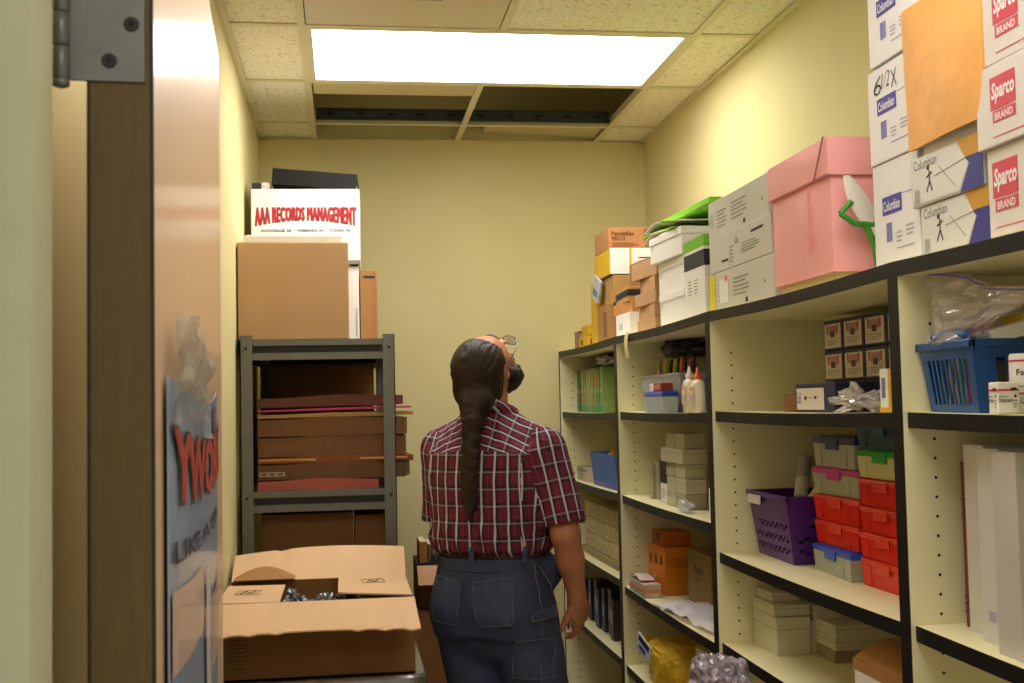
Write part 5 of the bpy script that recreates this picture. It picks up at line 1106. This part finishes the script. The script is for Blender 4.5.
# jeans
DEN = mat('#3a4260', .85, var=.22, vscale=7, bump=.35, bscale=24); THR = mat('#7d7868', .8)
jn = Field((-.30, -.25, .02), (.30, .25, 1.17), .0065)
jn.loft([(1.142,0,.0,.166,.134),(1.10,0,-.002,.170,.140),(1.02,0,-.010,.180,.152),(.95,0,-.012,.186,.156),(.88,0,-.008,.182,.140)], .02, p=2.3)
for s in (-1, 1):
    jn.cone((s*.092, -.008, .92), (s*.105+.055, .04, .52), .108, .084, .02); jn.cone((s*.105+.055, .04, .52), (s*.118+.02, -.015, .06), .084, .082, .02); jn.ell((s*.082, -.070, .94), (.085, .075, .10), None, .04)
jn.ell((0, 0, .87), (.12, .13, .09), None, .03); jn.ell((.165, .035, 1.055), (.042, .050, .050), None, .02)
def jd(x, y, z): return .0035*noise.noise(Vector((x*14, y*14, z*9)))+.005*max(0, 1-abs(z-.86)/.1)*noise.noise(Vector((x*8, y*8, z*30)))+.007*max(0, 1-z/.35)*noise.noise(Vector((x*6, y*6, z*26)))
jo = jn.mesh(DEN, 'jeans', man, jd)
def surf(fld, ang, z, cx_=0, cy_=0, off=.003):
    """point on a field's skin looking from the axis outward at an angle (0 = right, -90 = back)"""
    r = .04
    while r < .28:
        x, y = cx_+r*math.cos(ang), cy_+r*math.sin(ang); i = [int(round((v-fld.lo[k])/fld.h)) for k, v in enumerate((x, y, z))]
        if all(0 <= i[k] < fld.n[k] for k in range(3)) and fld.F[tuple(i)] > 0: break
        r += .002
    return Vector((cx_+(r+off)*math.cos(ang), cy_+(r+off)*math.sin(ang), z))
def strip(mb, P, rad, m, n=6): mb.tube(P, rad, m, n)
BELT = mat('#3a2014', .45, var=.1)
mb = MB(); n = 60
vs = []
for i in range(n):
    a = 2*math.pi*i/n; e = 2.3; ca, sa = math.cos(a), math.sin(a); r = lambda A, B: (abs(ca/A)**e+abs(sa/B)**e)**(-1/e)
    for rr2, z in ((r(.170,.139),1.106),(r(.1735,.1425),1.109),(r(.1735,.1425),1.139),(r(.170,.139),1.142)): vs.append((rr2*ca, rr2*sa-.001, z))
JZ = []
mb.poly(vs, [(i*4+k, ((i+1)%n)*4+k, ((i+1)%n)*4+k+1, i*4+k+1) for i in range(n) for k in range(3)], BELT, smooth=True); mb.box(-.02, .02, .139, .147, 1.102, 1.146, mat('#a08c5c', .3, .9), b=.002); mb.build('belt', man)
def quadpatch(corners, name, m, nu=10, nv=10, th=.003, off=.004, stitch=True):
    """cloth patch lying on the jeans; corners as (angle, z) tl,tr,br,bl"""
    mb = MB()
    def g(u, v):
        a = (1-v)*((1-u)*corners[0][0]+u*corners[1][0])+v*((1-u)*corners[3][0]+u*corners[2][0]); z = (1-v)*((1-u)*corners[0][1]+u*corners[1][1])+v*((1-u)*corners[3][1]+u*corners[2][1])
        return surf(jn, R(a), z, off=off)
    P = {}
    pts = [[g(i/nu, j/nv) for j in range(nv+1)] for i in range(nu+1)]
    for _ in range(2):
        pts = [[(pts[max(i-1,0)][j]+pts[min(i+1,nu)][j]+pts[i][max(j-1,0)]+pts[i][min(j+1,nv)]+pts[i][j]*2)/6 if 0 < i < nu and 0 < j < nv else pts[i][j] for j in range(nv+1)] for i in range(nu+1)]
    mb.sheet(lambda u, v: pts[int(round(u*nu))][int(round(v*nv))], nu, nv, m, thick=-th)
    if stitch:
        for line in ([pts[i][0] for i in range(nu+1)], [pts[i][nv] for i in range(nu+1)], pts[0], pts[nu]):
            mb.tube([p+Vector((p.x, p.y, 0)).normalized()*(th+.0004) for p in line], .0009, THR, 5)
    return mb.build(name, man)
DEN2 = mat('#414a6a', .85, var=.25, vscale=9, bump=.3, bscale=30)
quadpatch([(-88, 1.045), (-48, 1.055), (-50, .925), (-82, .915)], 'back_pocket', DEN2); quadpatch([(-138, 1.055), (-100, 1.045), (-104, .915), (-132, .925)], 'back_pocket', DEN2)
quadpatch([(-34, .955), (-4, .965), (-6, .938), (-34, .930)], 'hammer_loop', DEN2, 8, 3, .004, .008)
quadpatch([(-46, .875), (-10, .875), (-12, .76), (-44, .76)], 'leg_pocket', DEN2)
for a in (-90, -35, -145, 20, 160): 
    mb = MB(); p = [surf(jn, R(a), z, off=.006) for z in (1.098, 1.112, 1.125, 1.136)]; q = Vector((math.cos(R(a)), math.sin(R(a)), 0)); t = Vector((-q.y, q.x, 0))*.008
    P = [Vector((p[0].x, p[0].y, z))+q*.003 for z in (1.098, 1.12, 1.146)]
    mb.poly([x+s*t+q*o_ for x in P for s in (-1, 1) for o_ in (0, .003)], [(0,2,3,1)]+[(4*k+1,4*k+3,4*k+7,4*k+5) for k in (0,1)]+[(4*k,4*k+4,4*k+6,4*k+2) for k in (0,1)]+[(4*k,4*k+1,4*k+5,4*k+4) for k in (0,1)]+[(4*k+2,4*k+6,4*k+7,4*k+3) for k in (0,1)]+[(8,9,11,10)], DEN2); mb.build('belt_loop', man)
mb = MB(); mb.tube([surf(jn, R(-22), z, off=.0015) for z in np.linspace(1.09, .62, 24)], .0013, THR, 5); mb.tube([surf(jn, R(-22+25*t), 1.09-.10*t**1.5, off=.003) for t in np.linspace(0, 1, 12)], .0018, THR, 5); mb.tube([surf(jn, R(-150+120*t), 1.083-.01*math.sin(math.pi*t), off=.002) for t in np.linspace(0, 1, 40)], .0016, mat('#3d4660', .8), 5); mb.build('seam', man)
mb = MB(); mb.tube([(.205,.062,1.10),(.214,.065,1.04),(.212,.066,.95),(.212,.064,.88)], .0035, INK, 8); mb.build('lanyard', man)['label'] = 'black cord hanging from the belt'
for s in (-1, 1):
    mb = MB(); sf = Field((s*.13-.08, -.12, 0), (s*.13+.08, .24, .16), .006); sf.cone((s*.118,-.04,.055), (s*.135,.13,.045), .048, .046, .02); sf.cone((s*.118,-.02,.06), (s*.118,-.015,.13), .046, .050, .02)
    sf.op(lambda X, Y, Z: Z-.004+0*X, (s*.13-.1,-.2,-.01), (s*.13+.1,.3,.02), 0, 'sub'); sf.mesh(mat('#2a1d14', .5), 'boot', man)
# hair: slicked back cap, gathered at the nape, long braid
hr = Field((-.12, -.24, 1.18), (.12, .14, 1.86), .0042)
hr.ell(hd(0, -.024, .034), (.082, .098, .087), Rh, .01)
hr.ell(hd(0, -.060, -.020), (.074, .062, .062), Rh, .02)
hr.ell(hd(0, .085, .070), (.064, .078, .062), Rh, .01, 'sub')      # bald front
hr.ell(hd(.0, .075, -.02), (.12, .058, .10), Rh, .01, 'sub')       # face stays free
for s in (-1, 1): hr.ell(hd(s*.088, .004, -.010), (.022, .026, .036), Rh, .006, 'sub')
braid = [(.002,-.112,1.61),(.010,-.148,1.555),(.010,-.166,1.49),(.008,-.172,1.43),(.006,-.174,1.38),(.006,-.172,1.34),(.007,-.171,1.30)]
hr.cone(hd(0, -.085, -.02), braid[0], .064, .046, .03); hr.cone(braid[0], braid[1], .046, .033, .02)
br = [Vector(p) for p in braid[1:]]; L = 17
for k in range(L):
    t = k/(L-1)*(len(br)-1); i = min(int(t), len(br)-2); p = br[i].lerp(br[i+1], t-i); s = 1 if k % 2 else -1; r = .0275*(1-.42*k/L)
    ca = math.cos(.55*s); sa = math.sin(.55*s); Mb = np.array(((ca,0,sa),(0,1,0),(-sa,0,ca)))
    hr.ell((p.x+s*r*.42, p.y+.002, p.z), (r*.78, r*.72, r*1.1), Mb, .010)
hr.cone(br[-1], (.007,-.170,1.27), .013, .008, .01)
HAIR = mat('#2b1d14', .5, var=.4, vscale=60, bump=.7, bscale=140, stretch=(1.0,.35,.12), spec=.3)
hr.mesh(HAIR, 'hair', man, lambda x, y, z: .0012*math.sin(420*x+30*noise.noise(Vector((x*20, y*8, z*6)))))
bd = Field((-.14, -.05, 1.60), (.14, .26, 1.86), .0042)
bd.ell(hd(0, .058, -.082), (.060, .058, .044), Rh, .02); bd.ell(hd(0, .078, -.112), (.046, .050, .030), Rh, .03)
for s in (-1, 1): bd.cone(hd(s*.066, .020, -.020), hd(s*.050, .055, -.075), .014, .024, .02)
bd.cone(hd(-.022, .112, -.043), hd(.022, .112, -.043), .0085, .0085, .01)
bd.ell(hd(0, .106, -.056), (.016, .02, .005), Rh, .004, 'sub')
bd.mesh(mat('#1c1613', .6, var=.3, vscale=80, bump=.8, bscale=120), 'beard', man, lambda x, y, z: .006*noise.noise(Vector((x*60, y*60, z*60))))
gl = empty('glasses', (0, 0, 0)); gl.parent = man; WM = mat('#6d6a66', .3, .9)
mb = MB()
for s in (-1, 1):
    mb.tube([hd(s*.033+.025*math.cos(a), .124, .012+.019*math.sin(a)) for a in np.linspace(0, 2*math.pi, 25)], .0016, WM, 8, cap=False)
    mb.tube([hd(s*.058, .123, .018), hd(s*.076, .095, .018), hd(s*.082, .0, .014), hd(s*.084, -.02, -.004)], .0018, WM, 8)
mb.tube([hd(-.010, .125, .014), hd(0, .128, .017), hd(.010, .125, .014)], .0014, WM, 8); mb.build('glasses_frame', gl)
for s in (-1, 1):
    mb = MB(); P = [tuple(hd(s*.033+.024*math.cos(a), .1238, .012+.018*math.sin(a))) for a in np.linspace(0, 2*math.pi, 24, endpoint=False)]; P2 = [tuple(np.array(p)+Rh @ np.array((0, .0012, 0))) for p in P]
    mb.poly(P+P2, [tuple(range(24))[::-1], tuple(range(24, 48))]+[(i, (i+1)%24, (i+1)%24+24, i+24) for i in range(24)], film('lens_glass_%d' % (s+1), '#f0f4f6', .2, .03, .1)); mb.build('lens', gl)
    mb = MB(); Me = Matrix.Translation(Vector(hd(s*.030, .084, .014))); bm = bmesh.new(); bmesh.ops.create_uvsphere(bm, u_segments=20, v_segments=14, radius=.0118); 
    mb.poly([v.co.copy() for v in bm.verts], [tuple(v.index for v in f.verts) for f in bm.faces], mat('#e8e2da', .2), Me, True); bm.free()
    Mp = Matrix.Translation(Vector(hd(s*.030, .0948, .015))) @ Matrix(Rh.tolist()).to_4x4() @ Matrix.Rotation(R(-90), 4, 'X'); mb.lathe([(.0052,-.0006),(.0052,.0004),(.003,.0009)], mat('#3f2c1c', .2), 16, Mp); mb.lathe([(.0022,.0008),(.0022,.0012)], DARK, 12, Mp); mb.build('eye', man)

for o in man.children:
    if o.name.split('.')[0] in ('jeans', 'belt', 'back_pocket', 'hammer_loop', 'leg_pocket', 'belt_loop', 'seam', 'lanyard'): o.location.z = .042
